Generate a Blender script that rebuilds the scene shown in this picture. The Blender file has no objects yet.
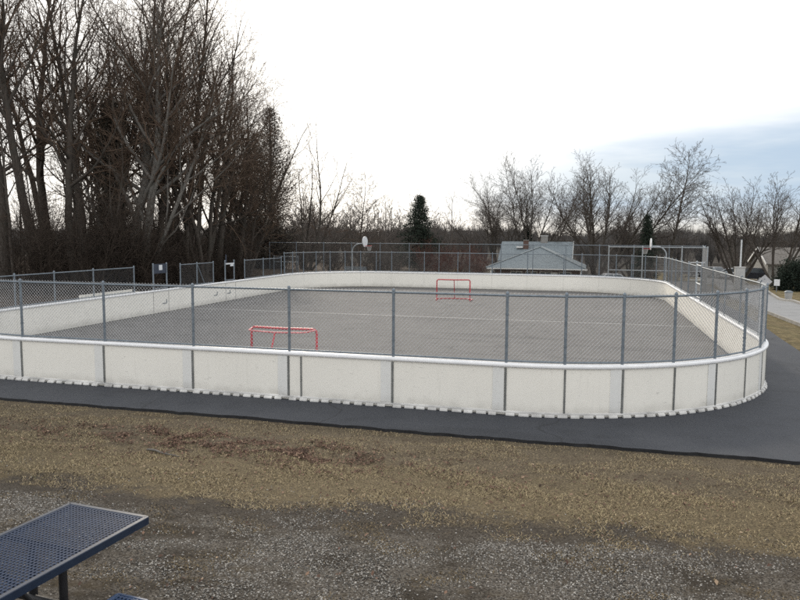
import bpy, math, random
import numpy as np
from mathutils import Vector, Matrix

R = math.radians
scene = bpy.context.scene
COL = scene.collection
rng = random.Random(7)
nrng = np.random.default_rng(11)

# ------------------------------------------------------------------ materials
def new_mat(name):
    m = bpy.data.materials.new(name); m.use_nodes = True
    nt = m.node_tree; nt.nodes.clear()
    out = nt.nodes.new('ShaderNodeOutputMaterial')
    b = nt.nodes.new('ShaderNodeBsdfPrincipled')
    nt.links.new(b.outputs[0], out.inputs[0])
    return m, nt, b

def N(nt, t, **kw):
    n = nt.nodes.new(t)
    for k, v in kw.items():
        setattr(n, k, v)
    return n

def noise(nt, vec, scale, detail=5.0, rough=0.55):
    n = N(nt, 'ShaderNodeTexNoise'); n.inputs['Scale'].default_value = scale
    n.inputs['Detail'].default_value = detail; n.inputs['Roughness'].default_value = rough
    if vec is not None: nt.links.new(vec, n.inputs['Vector'])
    return n.outputs[0]

def ramp(nt, fac, stops, interp='LINEAR'):
    r = N(nt, 'ShaderNodeValToRGB'); r.color_ramp.interpolation = interp
    els = r.color_ramp.elements
    while len(els) < len(stops): els.new(0.5)
    for e, (p, c) in zip(els, stops):
        e.position = p; e.color = (*c, 1) if len(c) == 3 else c
    nt.links.new(fac, r.inputs[0]); return r.outputs[0]

def mixc(nt, fac, a, b, mode='MIX'):
    m = N(nt, 'ShaderNodeMix', data_type='RGBA', blend_type=mode)
    for sock, v in ((m.inputs[0], fac), (m.inputs[6], a), (m.inputs[7], b)):
        if isinstance(v, (int, float)): sock.default_value = v
        elif isinstance(v, tuple): sock.default_value = (*v, 1) if len(v) == 3 else v
        else: nt.links.new(v, sock)
    return m.outputs[2]

def math_(nt, op, a, b=None, c=None, clamp=False):
    m = N(nt, 'ShaderNodeMath', operation=op); m.use_clamp = clamp
    for i, v in enumerate((a, b, c)):
        if v is None: continue
        if isinstance(v, (int, float)): m.inputs[i].default_value = v
        else: nt.links.new(v, m.inputs[i])
    return m.outputs[0]

def maprange(nt, v, a, b, c=0.0, d=1.0, smooth=True):
    m = N(nt, 'ShaderNodeMapRange'); m.interpolation_type = 'SMOOTHSTEP' if smooth else 'LINEAR'
    nt.links.new(v, m.inputs[0])
    for i, x in zip((1, 2, 3, 4), (a, b, c, d)): m.inputs[i].default_value = x
    return m.outputs[0]

def bump(nt, b, h, strength=0.3, dist=0.02):
    n = N(nt, 'ShaderNodeBump'); n.inputs['Strength'].default_value = strength
    n.inputs['Distance'].default_value = dist
    nt.links.new(h, n.inputs['Height']); nt.links.new(n.outputs[0], b.inputs['Normal'])

def geo_pos(nt):
    return N(nt, 'ShaderNodeNewGeometry').outputs['Position']

def obj_pos(nt):
    return N(nt, 'ShaderNodeTexCoord').outputs['Object']

def simple(name, c1, c2, scale, rough=0.7, metal=0.0, bumps=0.0, bscale=None, spec=0.5, detail=5, bdist=0.01):
    m, nt, b = new_mat(name)
    p = obj_pos(nt)
    f = noise(nt, p, scale, detail)
    nt.links.new(ramp(nt, f, [(0.3, c1), (0.7, c2)]), b.inputs['Base Color'])
    b.inputs['Roughness'].default_value = rough; b.inputs['Metallic'].default_value = metal
    b.inputs['Specular IOR Level'].default_value = spec
    if bumps: bump(nt, b, noise(nt, p, bscale or scale * 3, 6), bumps, bdist)
    return m

def tinted(name, stops, rough=0.9, spec=0.2):
    """colour from a per-vertex 'tint' attribute"""
    m, nt, b = new_mat(name)
    a = N(nt, 'ShaderNodeAttribute', attribute_name='tint')
    nt.links.new(ramp(nt, a.outputs['Fac'], stops), b.inputs['Base Color'])
    b.inputs['Roughness'].default_value = rough; b.inputs['Specular IOR Level'].default_value = spec
    return m

def bark(name, c1, c2, c3):
    m, nt, b = new_mat(name)
    p = obj_pos(nt)
    mp = N(nt, 'ShaderNodeMapping'); mp.inputs['Scale'].default_value = (1, 1, 0.18)
    nt.links.new(p, mp.inputs[0])
    f = noise(nt, mp.outputs[0], 14, 8, 0.65)
    g = noise(nt, p, 0.9, 4)
    c = ramp(nt, f, [(0.3, c1), (0.65, c2)])
    nt.links.new(mixc(nt, maprange(nt, g, 0.45, 0.7), c, c3), b.inputs['Base Color'])
    b.inputs['Roughness'].default_value = 0.95; b.inputs['Specular IOR Level'].default_value = 0.15
    bump(nt, b, f, 0.8, 0.03)
    return m

M = {}
def board_material(name, tone):
    m, nt, b = new_mat(name)
    p = geo_pos(nt)
    sep = N(nt, 'ShaderNodeSeparateXYZ'); nt.links.new(p, sep.inputs[0])
    big = noise(nt, p, 0.8, 4)
    base = ramp(nt, big, [(0.3, tuple(t * 0.95 for t in tone)), (0.7, tone)])
    mp = N(nt, 'ShaderNodeMapping'); mp.inputs['Scale'].default_value = (5, 5, 0.35)
    nt.links.new(p, mp.inputs[0])
    streak = noise(nt, mp.outputs[0], 2.5, 6, 0.7)
    c = mixc(nt, maprange(nt, streak, 0.54, 0.82, 0, 0.35), base, (0.47, 0.455, 0.41))
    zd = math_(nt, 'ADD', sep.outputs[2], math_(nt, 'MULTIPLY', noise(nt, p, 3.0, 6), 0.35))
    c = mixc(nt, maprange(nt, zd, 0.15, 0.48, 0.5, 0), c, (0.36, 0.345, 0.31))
    mp2 = N(nt, 'ShaderNodeMapping'); mp2.inputs['Scale'].default_value = (1.0, 1.0, 5)
    mp2.inputs['Rotation'].default_value = (0.5, 0.35, 0.2)
    nt.links.new(p, mp2.inputs[0])
    sc = noise(nt, mp2.outputs[0], 6, 3, 0.5)
    c = mixc(nt, maprange(nt, sc, 0.67, 0.74, 0, 0.35), c, (0.26, 0.25, 0.24))
    blot = noise(nt, p, 2.3, 7, 0.72)
    c = mixc(nt, maprange(nt, blot, 0.55, 0.75, 0, 0.06), c, (0.55, 0.54, 0.48))
    nt.links.new(c, b.inputs['Base Color'])
    b.inputs['Roughness'].default_value = 0.42; b.inputs['Specular IOR Level'].default_value = 0.35
    bump(nt, b, big, 0.25, 0.05)
    return m
M['board'] = board_material('white_board_plastic', (0.875, 0.85, 0.775))
M['band'] = board_material('frame_shadow_plastic', (0.77, 0.77, 0.74))  # greyed to paint the shadow of the frame behind the translucent sheet
M['cap'] = simple('white_cap_plastic', (0.76, 0.77, 0.78), (0.85, 0.85, 0.85), 3, 0.35)
M['flange'] = simple('white_flange_plastic', (0.34, 0.335, 0.32), (0.74, 0.73, 0.70), 2.2, 0.6, detail=8)
M['joint'] = simple('dark_joint_steel', (0.14, 0.145, 0.14), (0.23, 0.235, 0.225), 6, 0.55, 0.3)
M['galv'] = simple('galvanised_steel', (0.13, 0.155, 0.18), (0.205, 0.24, 0.27), 9, 0.5, 0.35)
M['galv_mid'] = simple('grey_steel', (0.26, 0.285, 0.305), (0.36, 0.385, 0.40), 9, 0.5, 0.3)
M['galv_dark'] = simple('weathered_steel', (0.13, 0.15, 0.165), (0.22, 0.245, 0.26), 9, 0.5, 0.35)
M['galv_light'] = simple('bright_steel', (0.5, 0.52, 0.53), (0.66, 0.68, 0.69), 9, 0.45, 0.2)
M['wire'] = simple('galvanised_wire', (0.42, 0.43, 0.44), (0.55, 0.56, 0.57), 4, 0.5, 0.2)
M['wire_dark'] = simple('darker_wire', (0.07, 0.072, 0.075), (0.13, 0.135, 0.14), 4, 0.6, 0.2)  # fence wire in a much darker tone than the near-end wire
M['red'] = simple('red_enamel', (0.36, 0.018, 0.03), (0.52, 0.045, 0.06), 6, 0.42)
M['red_worn'] = simple('worn_pale_red_enamel', (0.45, 0.06, 0.075), (0.72, 0.33, 0.33), 9, 0.5)
M['paint'] = simple('white_line_paint', (0.42, 0.42, 0.41), (0.62, 0.62, 0.60), 5, 0.75)
M['navy'] = simple('navy_plastic_coating', (0.009, 0.021, 0.050), (0.014, 0.031, 0.070), 12, 0.55, 0, 0.15, 60, 0.12, bdist=0.002)
M['navy_rim'] = simple('navy_rim_coating', (0.012, 0.021, 0.042), (0.018, 0.031, 0.056), 12, 0.42, 0, 0.1, 60, 0.4, bdist=0.002)
M['bench_blue'] = simple('blue_plastic_coating', (0.014, 0.035, 0.085), (0.02, 0.05, 0.115), 12, 0.4, 0, 0.1, 60, bdist=0.002)
M['black'] = simple('black_painted_steel', (0.012, 0.012, 0.014), (0.022, 0.022, 0.025), 10, 0.45)
M['blue'] = simple('blue_sign_enamel', (0.022, 0.030, 0.048), (0.034, 0.044, 0.068), 8, 0.5)
M['sign_white'] = simple('white_sign_enamel', (0.6, 0.62, 0.64), (0.75, 0.77, 0.78), 5, 0.5)
M['sign_back'] = simple('bare_aluminium', (0.36, 0.36, 0.37), (0.5, 0.5, 0.51), 5, 0.5, 0.2)
M['cabinet'] = simple('grey_cabinet_paint', (0.36, 0.36, 0.35), (0.44, 0.44, 0.43), 2, 0.6)
M['concrete'] = simple('concrete', (0.22, 0.215, 0.20), (0.33, 0.32, 0.30), 3, 0.9, 0, 0.3, 30)
M['bark'] = bark('brown_bark', (0.035, 0.030, 0.026), (0.105, 0.09, 0.077), (0.075, 0.07, 0.06))
M['bark_pale'] = bark('pale_grey_bark', (0.075, 0.07, 0.064), (0.21, 0.195, 0.175), (0.14, 0.135, 0.12))
M['twig'] = simple('twigs', (0.075, 0.054, 0.040), (0.155, 0.112, 0.083), 0.6, 0.95, spec=0.1)
M['twig_grey'] = simple('grey_twigs', (0.07, 0.06, 0.053), (0.13, 0.113, 0.10), 0.6, 0.95, spec=0.1)
M['twig_red'] = simple('reddish_twigs', (0.07, 0.03, 0.022), (0.13, 0.058, 0.042), 0.6, 0.95, spec=0.1)
M['needle'] = tinted('dark_needles', [(0.0, (0.012, 0.018, 0.014)), (0.6, (0.030, 0.042, 0.030)), (1.0, (0.055, 0.07, 0.046))])
M['ivy'] = tinted('dry_vine_foliage', [(0.0, (0.04, 0.037, 0.031)), (0.6, (0.095, 0.086, 0.07)), (1.0, (0.15, 0.13, 0.10))])
M['grass'] = tinted('dry_grass_blades', [(0.0, (0.045, 0.035, 0.023)), (0.45, (0.225, 0.172, 0.10)), (0.85, (0.44, 0.355, 0.215)), (1.0, (0.105, 0.112, 0.05))])
M['gravel'] = tinted('grey_gravel', [(0.0, (0.035, 0.033, 0.03)), (0.35, (0.155, 0.145, 0.13)), (0.7, (0.35, 0.332, 0.30)), (1.0, (0.48, 0.455, 0.415))])
M['leaf'] = tinted('dead_leaves', [(0.0, (0.04, 0.028, 0.021)), (0.5, (0.125, 0.075, 0.055)), (0.8, (0.23, 0.145, 0.10)), (1.0, (0.44, 0.34, 0.23))])
M['shingle'] = simple('grey_shingles', (0.155, 0.185, 0.20), (0.235, 0.27, 0.285), 3.5, 0.85, 0, 0.5, 30)
M['brick'] = simple('brown_brick', (0.09, 0.055, 0.045), (0.16, 0.10, 0.08), 8, 0.9)
M['siding'] = simple('pale_siding', (0.22, 0.215, 0.20), (0.28, 0.275, 0.255), 2, 0.8)
M['tan_roof'] = simple('tan_shingles', (0.13, 0.12, 0.108), (0.19, 0.175, 0.158), 4, 0.9)
M['trim'] = simple('white_trim', (0.68, 0.68, 0.66), (0.8, 0.8, 0.78), 3, 0.6)
M['tyre'] = simple('tyre_rubber', (0.012, 0.012, 0.012), (0.022, 0.022, 0.022), 20, 0.85)

def glass_mat():
    m, nt, b = new_mat('window_glass')
    f = noise(nt, obj_pos(nt), 1.5)
    nt.links.new(ramp(nt, f, [(0.3, (0.03, 0.04, 0.045)), (0.7, (0.07, 0.085, 0.095))]), b.inputs['Base Color'])
    b.inputs['Roughness'].default_value = 0.08
    return m
M['glass'] = glass_mat()

def car_paint(name, c):
    m, nt, b = new_mat(name)
    f = noise(nt, obj_pos(nt), 2)
    nt.links.new(ramp(nt, f, [(0.3, c), (0.7, tuple(x * 0.85 for x in c))]), b.inputs['Base Color'])
    b.inputs['Roughness'].default_value = 0.3; b.inputs['Coat Weight'].default_value = 0.6
    return m

def asphalt(name, c1, c2, dark, light, rough=0.85, cracks=0.0, patch=0.25):
    m, nt, b = new_mat(name)
    p = geo_pos(nt)
    fine = noise(nt, p, 70, 5, 0.75)
    mid = noise(nt, p, 1.2, 6, 0.6)
    big = noise(nt, p, 0.22, 5, 0.6)
    c = ramp(nt, fine, [(0.3, c1), (0.72, c2)])
    c = mixc(nt, maprange(nt, mid, 0.48, 0.72, 0, 0.6), c, dark)
    c = mixc(nt, maprange(nt, big, 0.5, 0.7, 0, 0.55), c, light)
    # long swept streaks across the surface
    mp = N(nt, 'ShaderNodeMapping'); mp.inputs['Scale'].default_value = (0.10, 0.85, 1)
    mp.inputs['Rotation'].default_value = (0, 0, 0.45)
    nt.links.new(p, mp.inputs[0])
    st = noise(nt, mp.outputs[0], 0.9, 6, 0.65)
    c = mixc(nt, maprange(nt, st, 0.54, 0.68, 0, patch * 2), c, dark)
    if cracks:
        v = N(nt, 'ShaderNodeTexVoronoi', feature='DISTANCE_TO_EDGE'); v.inputs['Scale'].default_value = 0.16
        w = N(nt, 'ShaderNodeVectorMath', operation='ADD')
        nz = N(nt, 'ShaderNodeTexNoise'); nz.inputs['Scale'].default_value = 0.7; nz.inputs['Detail'].default_value = 6
        nt.links.new(p, nz.inputs['Vector'])
        nt.links.new(p, w.inputs[0]); nt.links.new(nz.outputs[1], w.inputs[1]); nt.links.new(w.outputs[0], v.inputs['Vector'])
        c = mixc(nt, maprange(nt, v.outputs[0], 0.0, 0.006, cracks, 0), c, tuple(x * 0.4 for x in dark))
    nt.links.new(c, b.inputs['Base Color'])
    b.inputs['Roughness'].default_value = rough; b.inputs['Specular IOR Level'].default_value = 0.35
    bump(nt, b, fine, 0.35, 0.006)
    return m
M['rink'] = asphalt('rink_asphalt', (0.096, 0.093, 0.090), (0.155, 0.150, 0.145), (0.072, 0.070, 0.069), (0.160, 0.155, 0.148), 0.92, 0.45, 0.33)
M['path'] = asphalt('path_asphalt', (0.026, 0.029, 0.036), (0.048, 0.053, 0.064), (0.021, 0.024, 0.030), (0.066, 0.070, 0.079), 0.7, 0.5, 0.3)
M['road'] = asphalt('road_asphalt', (0.19, 0.195, 0.20), (0.26, 0.265, 0.27), (0.15, 0.155, 0.16), (0.27, 0.27, 0.275), 0.85, 0.25)

# near edges of the yellow strip etc. are written in world metres (x along the rink's end, y along its length)
def ground_mat():
    m, nt, b = new_mat('earth_and_dry_grass')
    p = geo_pos(nt)
    sep = N(nt, 'ShaderNodeSeparateXYZ'); nt.links.new(p, sep.inputs[0])
    x, y = sep.outputs[0], sep.outputs[1]
    n1 = noise(nt, p, 0.55, 5, 0.6)
    n2 = noise(nt, p, 3.0, 6, 0.65)
    n3 = noise(nt, p, 45, 5, 0.7)
    n4 = noise(nt, p, 0.12, 4)
    yy = math_(nt, 'ADD', y, math_(nt, 'MULTIPLY', math_(nt, 'SUBTRACT', n1, 0.5), 2.6))
    yy = math_(nt, 'ADD', yy, math_(nt, 'MULTIPLY', math_(nt, 'SUBTRACT', n2, 0.5), 2.2))
    yy = math_(nt, 'ADD', yy, math_(nt, 'MULTIPLY', x, -0.06))
    grass = mixc(nt, maprange(nt, n3, 0.35, 0.65), (0.055, 0.044, 0.030), (0.235, 0.188, 0.112))
    grass = mixc(nt, maprange(nt, n2, 0.5, 0.75, 0, 0.6), grass, (0.075, 0.055, 0.035))
    dull = mixc(nt, maprange(nt, n3, 0.35, 0.65), (0.05, 0.041, 0.031), (0.205, 0.167, 0.112))
    dull = mixc(nt, maprange(nt, n2, 0.48, 0.7, 0, 0.6), dull, (0.06, 0.042, 0.03))
    soil = mixc(nt, maprange(nt, n3, 0.35, 0.65), (0.027, 0.022, 0.018), (0.105, 0.09, 0.072))
    grav = mixc(nt, maprange(nt, n3, 0.38, 0.62), (0.027, 0.0225, 0.0185), (0.18, 0.162, 0.138))
    n5 = noise(nt, p, 1.3, 5, 0.7)
    grav = mixc(nt, maprange(nt, n5, 0.46, 0.62, 0, 0.8), grav, (0.036, 0.029, 0.021))
    grav = mixc(nt, maprange(nt, n2, 0.52, 0.72, 0, 0.65), grav, (0.075, 0.058, 0.036))
    c = mixc(nt, maprange(nt, yy, 6.6, 7.4), grav, soil)
    c = mixc(nt, maprange(nt, yy, 7.35, 8.1), c, grass)
    c = mixc(nt, maprange(nt, yy, 9.2, 10.6), c, dull)
    # dead lawn further off
    lawn = mixc(nt, maprange(nt, n2, 0.35, 0.65), (0.10, 0.08, 0.045), (0.21, 0.168, 0.09))
    lawn = mixc(nt, maprange(nt, n1, 0.45, 0.7, 0, 0.6), lawn, (0.10, 0.095, 0.045))
    c = mixc(nt, maprange(nt, y, 13.0, 16.0), c, lawn)
    # leaf litter under the wood on the left and the far woods
    lit = mixc(nt, maprange(nt, n2, 0.35, 0.65), (0.035, 0.027, 0.020), (0.085, 0.062, 0.045))
    xw = math_(nt, 'ADD', x, math_(nt, 'MULTIPLY', math_(nt, 'SUBTRACT', n1, 0.5), 2.0))
    c = mixc(nt, maprange(nt, xw, -21.5, -20.0, 1, 0), c, lit)
    c = mixc(nt, maprange(nt, y, 105, 140), c, (0.045, 0.04, 0.034))
    nt.links.new(c, b.inputs['Base Color'])
    b.inputs['Roughness'].default_value = 0.95; b.inputs['Specular IOR Level'].default_value = 0.1
    h = math_(nt, 'ADD', math_(nt, 'MULTIPLY', n3, 0.5), n2)
    bump(nt, b, h, 1.0, 0.06)
    return m
M['ground'] = ground_mat()

# ------------------------------------------------------------------ mesh helpers
class MB:
    def __init__(s): s.v = []; s.f = []; s.smooth = []
    def add(s, vs, fs, sm=False):
        o = len(s.v); s.v += [tuple(v) for v in vs]; s.f += [tuple(i + o for i in f) for f in fs]
        s.smooth += [sm] * len(fs)
    def box(s, c, d, rz=0.0, ax=None):
        """box at centre c, full sizes d, rotated about z (or with the three axes given)"""
        if ax is None:
            ax = (Vector((math.cos(rz), math.sin(rz), 0)), Vector((-math.sin(rz), math.cos(rz), 0)), Vector((0, 0, 1)))
        c = Vector(c); vs = []
        for sx in (-.5, .5):
            for sy in (-.5, .5):
                for sz in (-.5, .5):
                    vs.append(c + ax[0] * d[0] * sx + ax[1] * d[1] * sy + ax[2] * d[2] * sz)
        s.add(vs, [(0, 1, 3, 2), (4, 6, 7, 5), (0, 4, 5, 1), (2, 3, 7, 6), (0, 2, 6, 4), (1, 5, 7, 3)])
    def bar(s, a, b, w, h, up=(0, 0, 1)):
        a, b = Vector(a), Vector(b); d = (b - a); L = d.length; d.normalize()
        up = Vector(up)
        if abs(d.dot(up)) > 0.98: up = Vector((1, 0, 0))
        y = up.cross(d).normalized(); z = d.cross(y)
        s.box((a + b) / 2, (L, w, h), ax=(d, y, z))
    def tube(s, pts, r, n=8, caps=True, closed=False):
        pts = [Vector(p) for p in pts]; rs = r if isinstance(r, (list, tuple)) else [r] * len(pts)
        vs = []; fs = []; L = len(pts); prev = None
        for i, p in enumerate(pts):
            if closed: t = pts[(i + 1) % L] - pts[i - 1]
            else: t = pts[min(i + 1, L - 1)] - pts[max(i - 1, 0)]
            t.normalize()
            if prev is None:
                u = t.cross(Vector((0, 0, 1)))
                if u.length < 0.05: u = t.cross(Vector((1, 0, 0)))
            else: u = prev - t * prev.dot(t)
            u.normalize(); prev = u; w = t.cross(u)
            for k in range(n):
                a = 2 * math.pi * k / n
                vs.append(p + (u * math.cos(a) + w * math.sin(a)) * rs[i])
        for i in range(L if closed else L - 1):
            j = (i + 1) % L
            for k in range(n):
                k2 = (k + 1) % n
                fs.append((i * n + k, i * n + k2, j * n + k2, j * n + k))
        s.add(vs, fs, True)
        if caps and not closed:
            s.add(vs[:n], [tuple(range(n))[::-1]]); s.add(vs[-n:], [tuple(range(n))])
    def sweep(s, path, normals, profile, closed=False):
        """profile = list of (offset along the normal, z) swept along a plan path"""
        n = len(profile); vs = []; fs = []; L = len(path)
        for (p, nm) in zip(path, normals):
            for (o, z) in profile: vs.append((p[0] + nm[0] * o, p[1] + nm[1] * o, z))
        for i in range(L if closed else L - 1):
            j = (i + 1) % L
            for k in range(n):
                k2 = (k + 1) % n
                fs.append((i * n + k, j * n + k, j * n + k2, i * n + k2))
        s.add(vs, fs)
        if not closed:
            s.add(vs[:n], [tuple(range(n))]); s.add(vs[-n:], [tuple(range(n))[::-1]])
    def poly(s, vs): s.add(vs, [tuple(range(len(vs)))])
    def prism(s, outline, z0, z1):
        n = len(outline); vs = [(x, y, z0) for x, y in outline] + [(x, y, z1) for x, y in outline]
        s.add(vs, [tuple(range(n))[::-1], tuple(range(n, 2 * n))] + [(i, (i + 1) % n, n + (i + 1) % n, n + i) for i in range(n)])
    def prism_ax(s, outline, o, ex, ey, ez, depth):
        o, ex, ey, ez = map(Vector, (o, ex, ey, ez)); n = len(outline)
        a = [o + ex * x + ey * y - ez * depth / 2 for x, y in outline]
        b = [o + ex * x + ey * y + ez * depth / 2 for x, y in outline]
        s.add(a + b, [tuple(range(n))[::-1], tuple(range(n, 2 * n))] + [(i, (i + 1) % n, n + (i + 1) % n, n + i) for i in range(n)])

def wloc(o):
    v = Vector((0, 0, 0))
    while o is not None: v = v + o.location; o = o.parent
    return v

def link_mesh(name, me, mat, parent=None):
    o = bpy.data.objects.new(name, me); COL.objects.link(o)
    if mat is not None: me.materials.append(mat)
    if parent is not None: o.parent = parent
    return o

def build(name, mb, mat, parent=None, local=False):
    """link a mesh whose vertices are in world metres (or already local to the parent)"""
    off = Vector((0, 0, 0)) if (parent is None or local) else wloc(parent)
    me = bpy.data.meshes.new(name)
    me.from_pydata([(v[0] - off[0], v[1] - off[1], v[2] - off[2]) for v in mb.v], [], mb.f)
    me.polygons.foreach_set('use_smooth', mb.smooth)
    me.update()
    return link_mesh(name, me, mat, parent)

def np_mesh(name, V, F, mat, parent=None, tint=None, smooth=False):
    """V (n,3), F (m,k) all faces with the same number of corners"""
    me = bpy.data.meshes.new(name)
    m, k = F.shape
    me.vertices.add(len(V)); me.vertices.foreach_set('co', np.ascontiguousarray(V, np.float32).ravel())
    me.loops.add(m * k); me.loops.foreach_set('vertex_index', np.ascontiguousarray(F, np.int32).ravel())
    me.polygons.add(m); me.polygons.foreach_set('loop_start', np.arange(0, m * k, k, dtype=np.int32))
    if smooth: me.polygons.foreach_set('use_smooth', np.ones(m, dtype=bool))
    if tint is not None:
        a = me.attributes.new('tint', 'FLOAT', 'POINT'); a.data.foreach_set('value', np.ascontiguousarray(tint, np.float32))
    me.update(); me.validate()
    return link_mesh(name, me, mat, parent)

def tag(o, label=None, cat=None, group=None, kind=None):
    if label: o['label'] = label
    if cat: o['category'] = cat
    if group: o['group'] = group
    if kind: o['kind'] = kind
    return o

def thing(name, loc, label, cat, group=None, rz=0.0):
    o = bpy.data.objects.new(name, None); COL.objects.link(o)
    o.location = loc; o.rotation_euler = (0, 0, rz); o.empty_display_size = 0.2
    return tag(o, label, cat, group)

def children(o): return [c for c in bpy.data.objects if c.parent is o]
KIDS = {}
def copy_tree(root, loc, rz=0.0, scale=1.0, label=None, group=None):
    kids = KIDS.setdefault(root.name, children(root))
    r = root.copy(); COL.objects.link(r); r.location = loc; r.rotation_euler = (0, 0, rz)
    r.scale = scale if isinstance(scale, tuple) else (scale,) * 3
    if label: r['label'] = label
    if group: r['group'] = group
    elif 'group' in r.keys(): del r['group']
    for c in kids:
        d = c.copy(); COL.objects.link(d); d.parent = r
        for g in KIDS.setdefault(c.name, children(c)):
            e = g.copy(); COL.objects.link(e); e.parent = d
    return r

def sm(x, a, b):
    t = np.clip((x - a) / (b - a), 0, 1); return t * t * (3 - 2 * t)

# ------------------------------------------------------------------ terrain
def terrain(x, y):
    x = np.asarray(x, float); y = np.asarray(y, float)
    s = np.clip(12.4 - y, 0, 16)
    z = -0.06 + 0.085 * s + 0.0035 * s * s
    z = z - 0.28 * sm(x, 7.4, 9.2) * sm(y, 12, 20)
    z = z + 0.45 * sm(-x, 21, 32) * sm(y, 10, 22)
    drop = (-0.28 * sm(y, 48, 52) - (2.25 - 1.3 * sm(x, 3, 14)) * sm(y, 66, 84) * (1 - 0.6 * sm(-x, 14, 22)) - 1.6 * sm(y, 95, 160))
    z = z + drop + 3.0 * sm(np.hypot(x, y), 220, 420)
    z = z + 2.0 * sm(np.hypot(x, y), 420, 900)
    return z

def axis(lo, hi, breaks):
    """uneven grid lines: (from, to, step) zones"""
    a = []
    for f, t, st in breaks: a += list(np.arange(f, t, st))
    return np.array(a + [hi])

xs = axis(0, 1500, [(-1500, -300, 120), (-300, -60, 20), (-60, -24, 4), (-24, 12, 0.5), (12, 40, 2), (40, 300, 20), (300, 1500, 120)])
ys = axis(0, 2500, [(-200, -20, 20), (-20, 0, 1.0), (0, 13.2, 0.25), (13.2, 60, 1.2), (60, 110, 2.5), (110, 300, 15), (300, 2500, 150)])
X, Y = np.meshgrid(xs, ys); Z = terrain(X, Y)
near = (Y < 12) & (Y > -5) & (np.abs(X) < 16)
Z = Z + near * (0.025 * np.sin(X * 1.7 + 2 * np.sin(Y * 1.3)) * np.sin(Y * 2.1 + X * .6))
nx, ny = len(xs), len(ys)
idx = np.arange(nx * ny).reshape(ny, nx)
F = np.stack([idx[:-1, :-1], idx[:-1, 1:], idx[1:, 1:], idx[1:, :-1]], -1).reshape(-1, 4)
g = np_mesh('ground', np.stack([X, Y, Z], -1).reshape(-1, 3), F, M['ground'], smooth=True)
tag(g, kind='structure')

def gz(x, y):
    z = float(terrain(x, y))
    if -5 < y < 12 and abs(x) < 16: z += 0.025 * math.sin(x * 1.7 + 2 * math.sin(y * 1.3)) * math.sin(y * 2.1 + x * .6)
    return z

# ------------------------------------------------------------------ rink outline
UL, UR, V0, V1 = -19.2, 4.40, 14.10, 47.75      # centre line of the boards
RR, RL = 5.95, 5.70                              # right / left corner radii
def corner(cx, cy, r, a0, n):
    """n+1 plan points round a corner, with outward normals"""
    out = []
    for i in range(n + 1):
        a = a0 + (math.pi / 2) * i / n
        out.append(((cx + r * math.cos(a), cy + r * math.sin(a)), (math.cos(a), math.sin(a))))
    return out
def straight(a, b, nrm, n):
    return [((a[0] + (b[0] - a[0]) * i / n, a[1] + (b[1] - a[1]) * i / n), nrm) for i in range(n + 1)]
# each segment is a list of bay boundaries; 'c' bays are half length
seg_near = straight((UL + RL, V0), (UR - RR, V0), (0, -1), 5)
seg_rn = corner(UR - RR, V0 + RR, RR, -math.pi / 2, 8)
seg_right = straight((UR, V0 + RR), (UR, V1 - RR), (1, 0), 9)
seg_rf = corner(UR - RR, V1 - RR, RR, 0, 8)
seg_far = straight((UR - RR, V1), (UL + RL, V1), (0, 1), 5)
seg_lf = corner(UL + RL, V1 - RL, RL, math.pi / 2, 8)
seg_left = straight((UL, V1 - RL), (UL, V0 + RL), (-1, 0), 9)
seg_ln = corner(UL + RL, V0 + RL, RL, math.pi, 8)
SEGS = [('s', seg_near), ('c', seg_rn), ('s', seg_right), ('c', seg_rf), ('s', seg_far), ('c', seg_lf), ('s', seg_left), ('c', seg_ln)]

def refine(a, b, n):
    """points between two bay boundaries following the true curve"""
    (p, nm), (q, nn) = a, b
    a0 = math.atan2(nm[1], nm[0]); a1 = math.atan2(nn[1], nn[0])
    da = (a1 - a0 + math.pi) % (2 * math.pi) - math.pi
    if abs(da) < 1e-4:
        return [((p[0] + (q[0] - p[0]) * t, p[1] + (q[1] - p[1]) * t), nm) for t in [i / n for i in range(n + 1)]]
    r = math.hypot(q[0] - p[0], q[1] - p[1]) / (2 * math.sin(abs(da) / 2))
    cx, cy = p[0] - nm[0] * r, p[1] - nm[1] * r
    return [((cx + r * math.cos(a0 + da * i / n), cy + r * math.sin(a0 + da * i / n)), (math.cos(a0 + da * i / n), math.sin(a0 + da * i / n))) for i in range(n + 1)]

# rink surface
outline = []
for k, s in SEGS:
    for i in range(len(s) - 1):
        for (p, nm) in refine(s[i], s[i + 1], 4 if k == 'c' else 1)[:-1]: outline.append(p)
mb = MB(); mb.poly([(x, y, 0.0) for x, y in outline])
tag(build('rink_pavement', mb, M['rink']), kind='structure')
mb = MB()
for yv, w in ((30.42, 0.075),):
    mb.poly([(UL + .1, yv - w / 2, 0.004), (UR - .1, yv - w / 2, 0.004), (UR - .1, yv + w / 2, 0.004), (UL + .1, yv + w / 2, 0.004)])
tag(build('painted_centre_line', mb, M['paint']), kind='structure')

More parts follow.
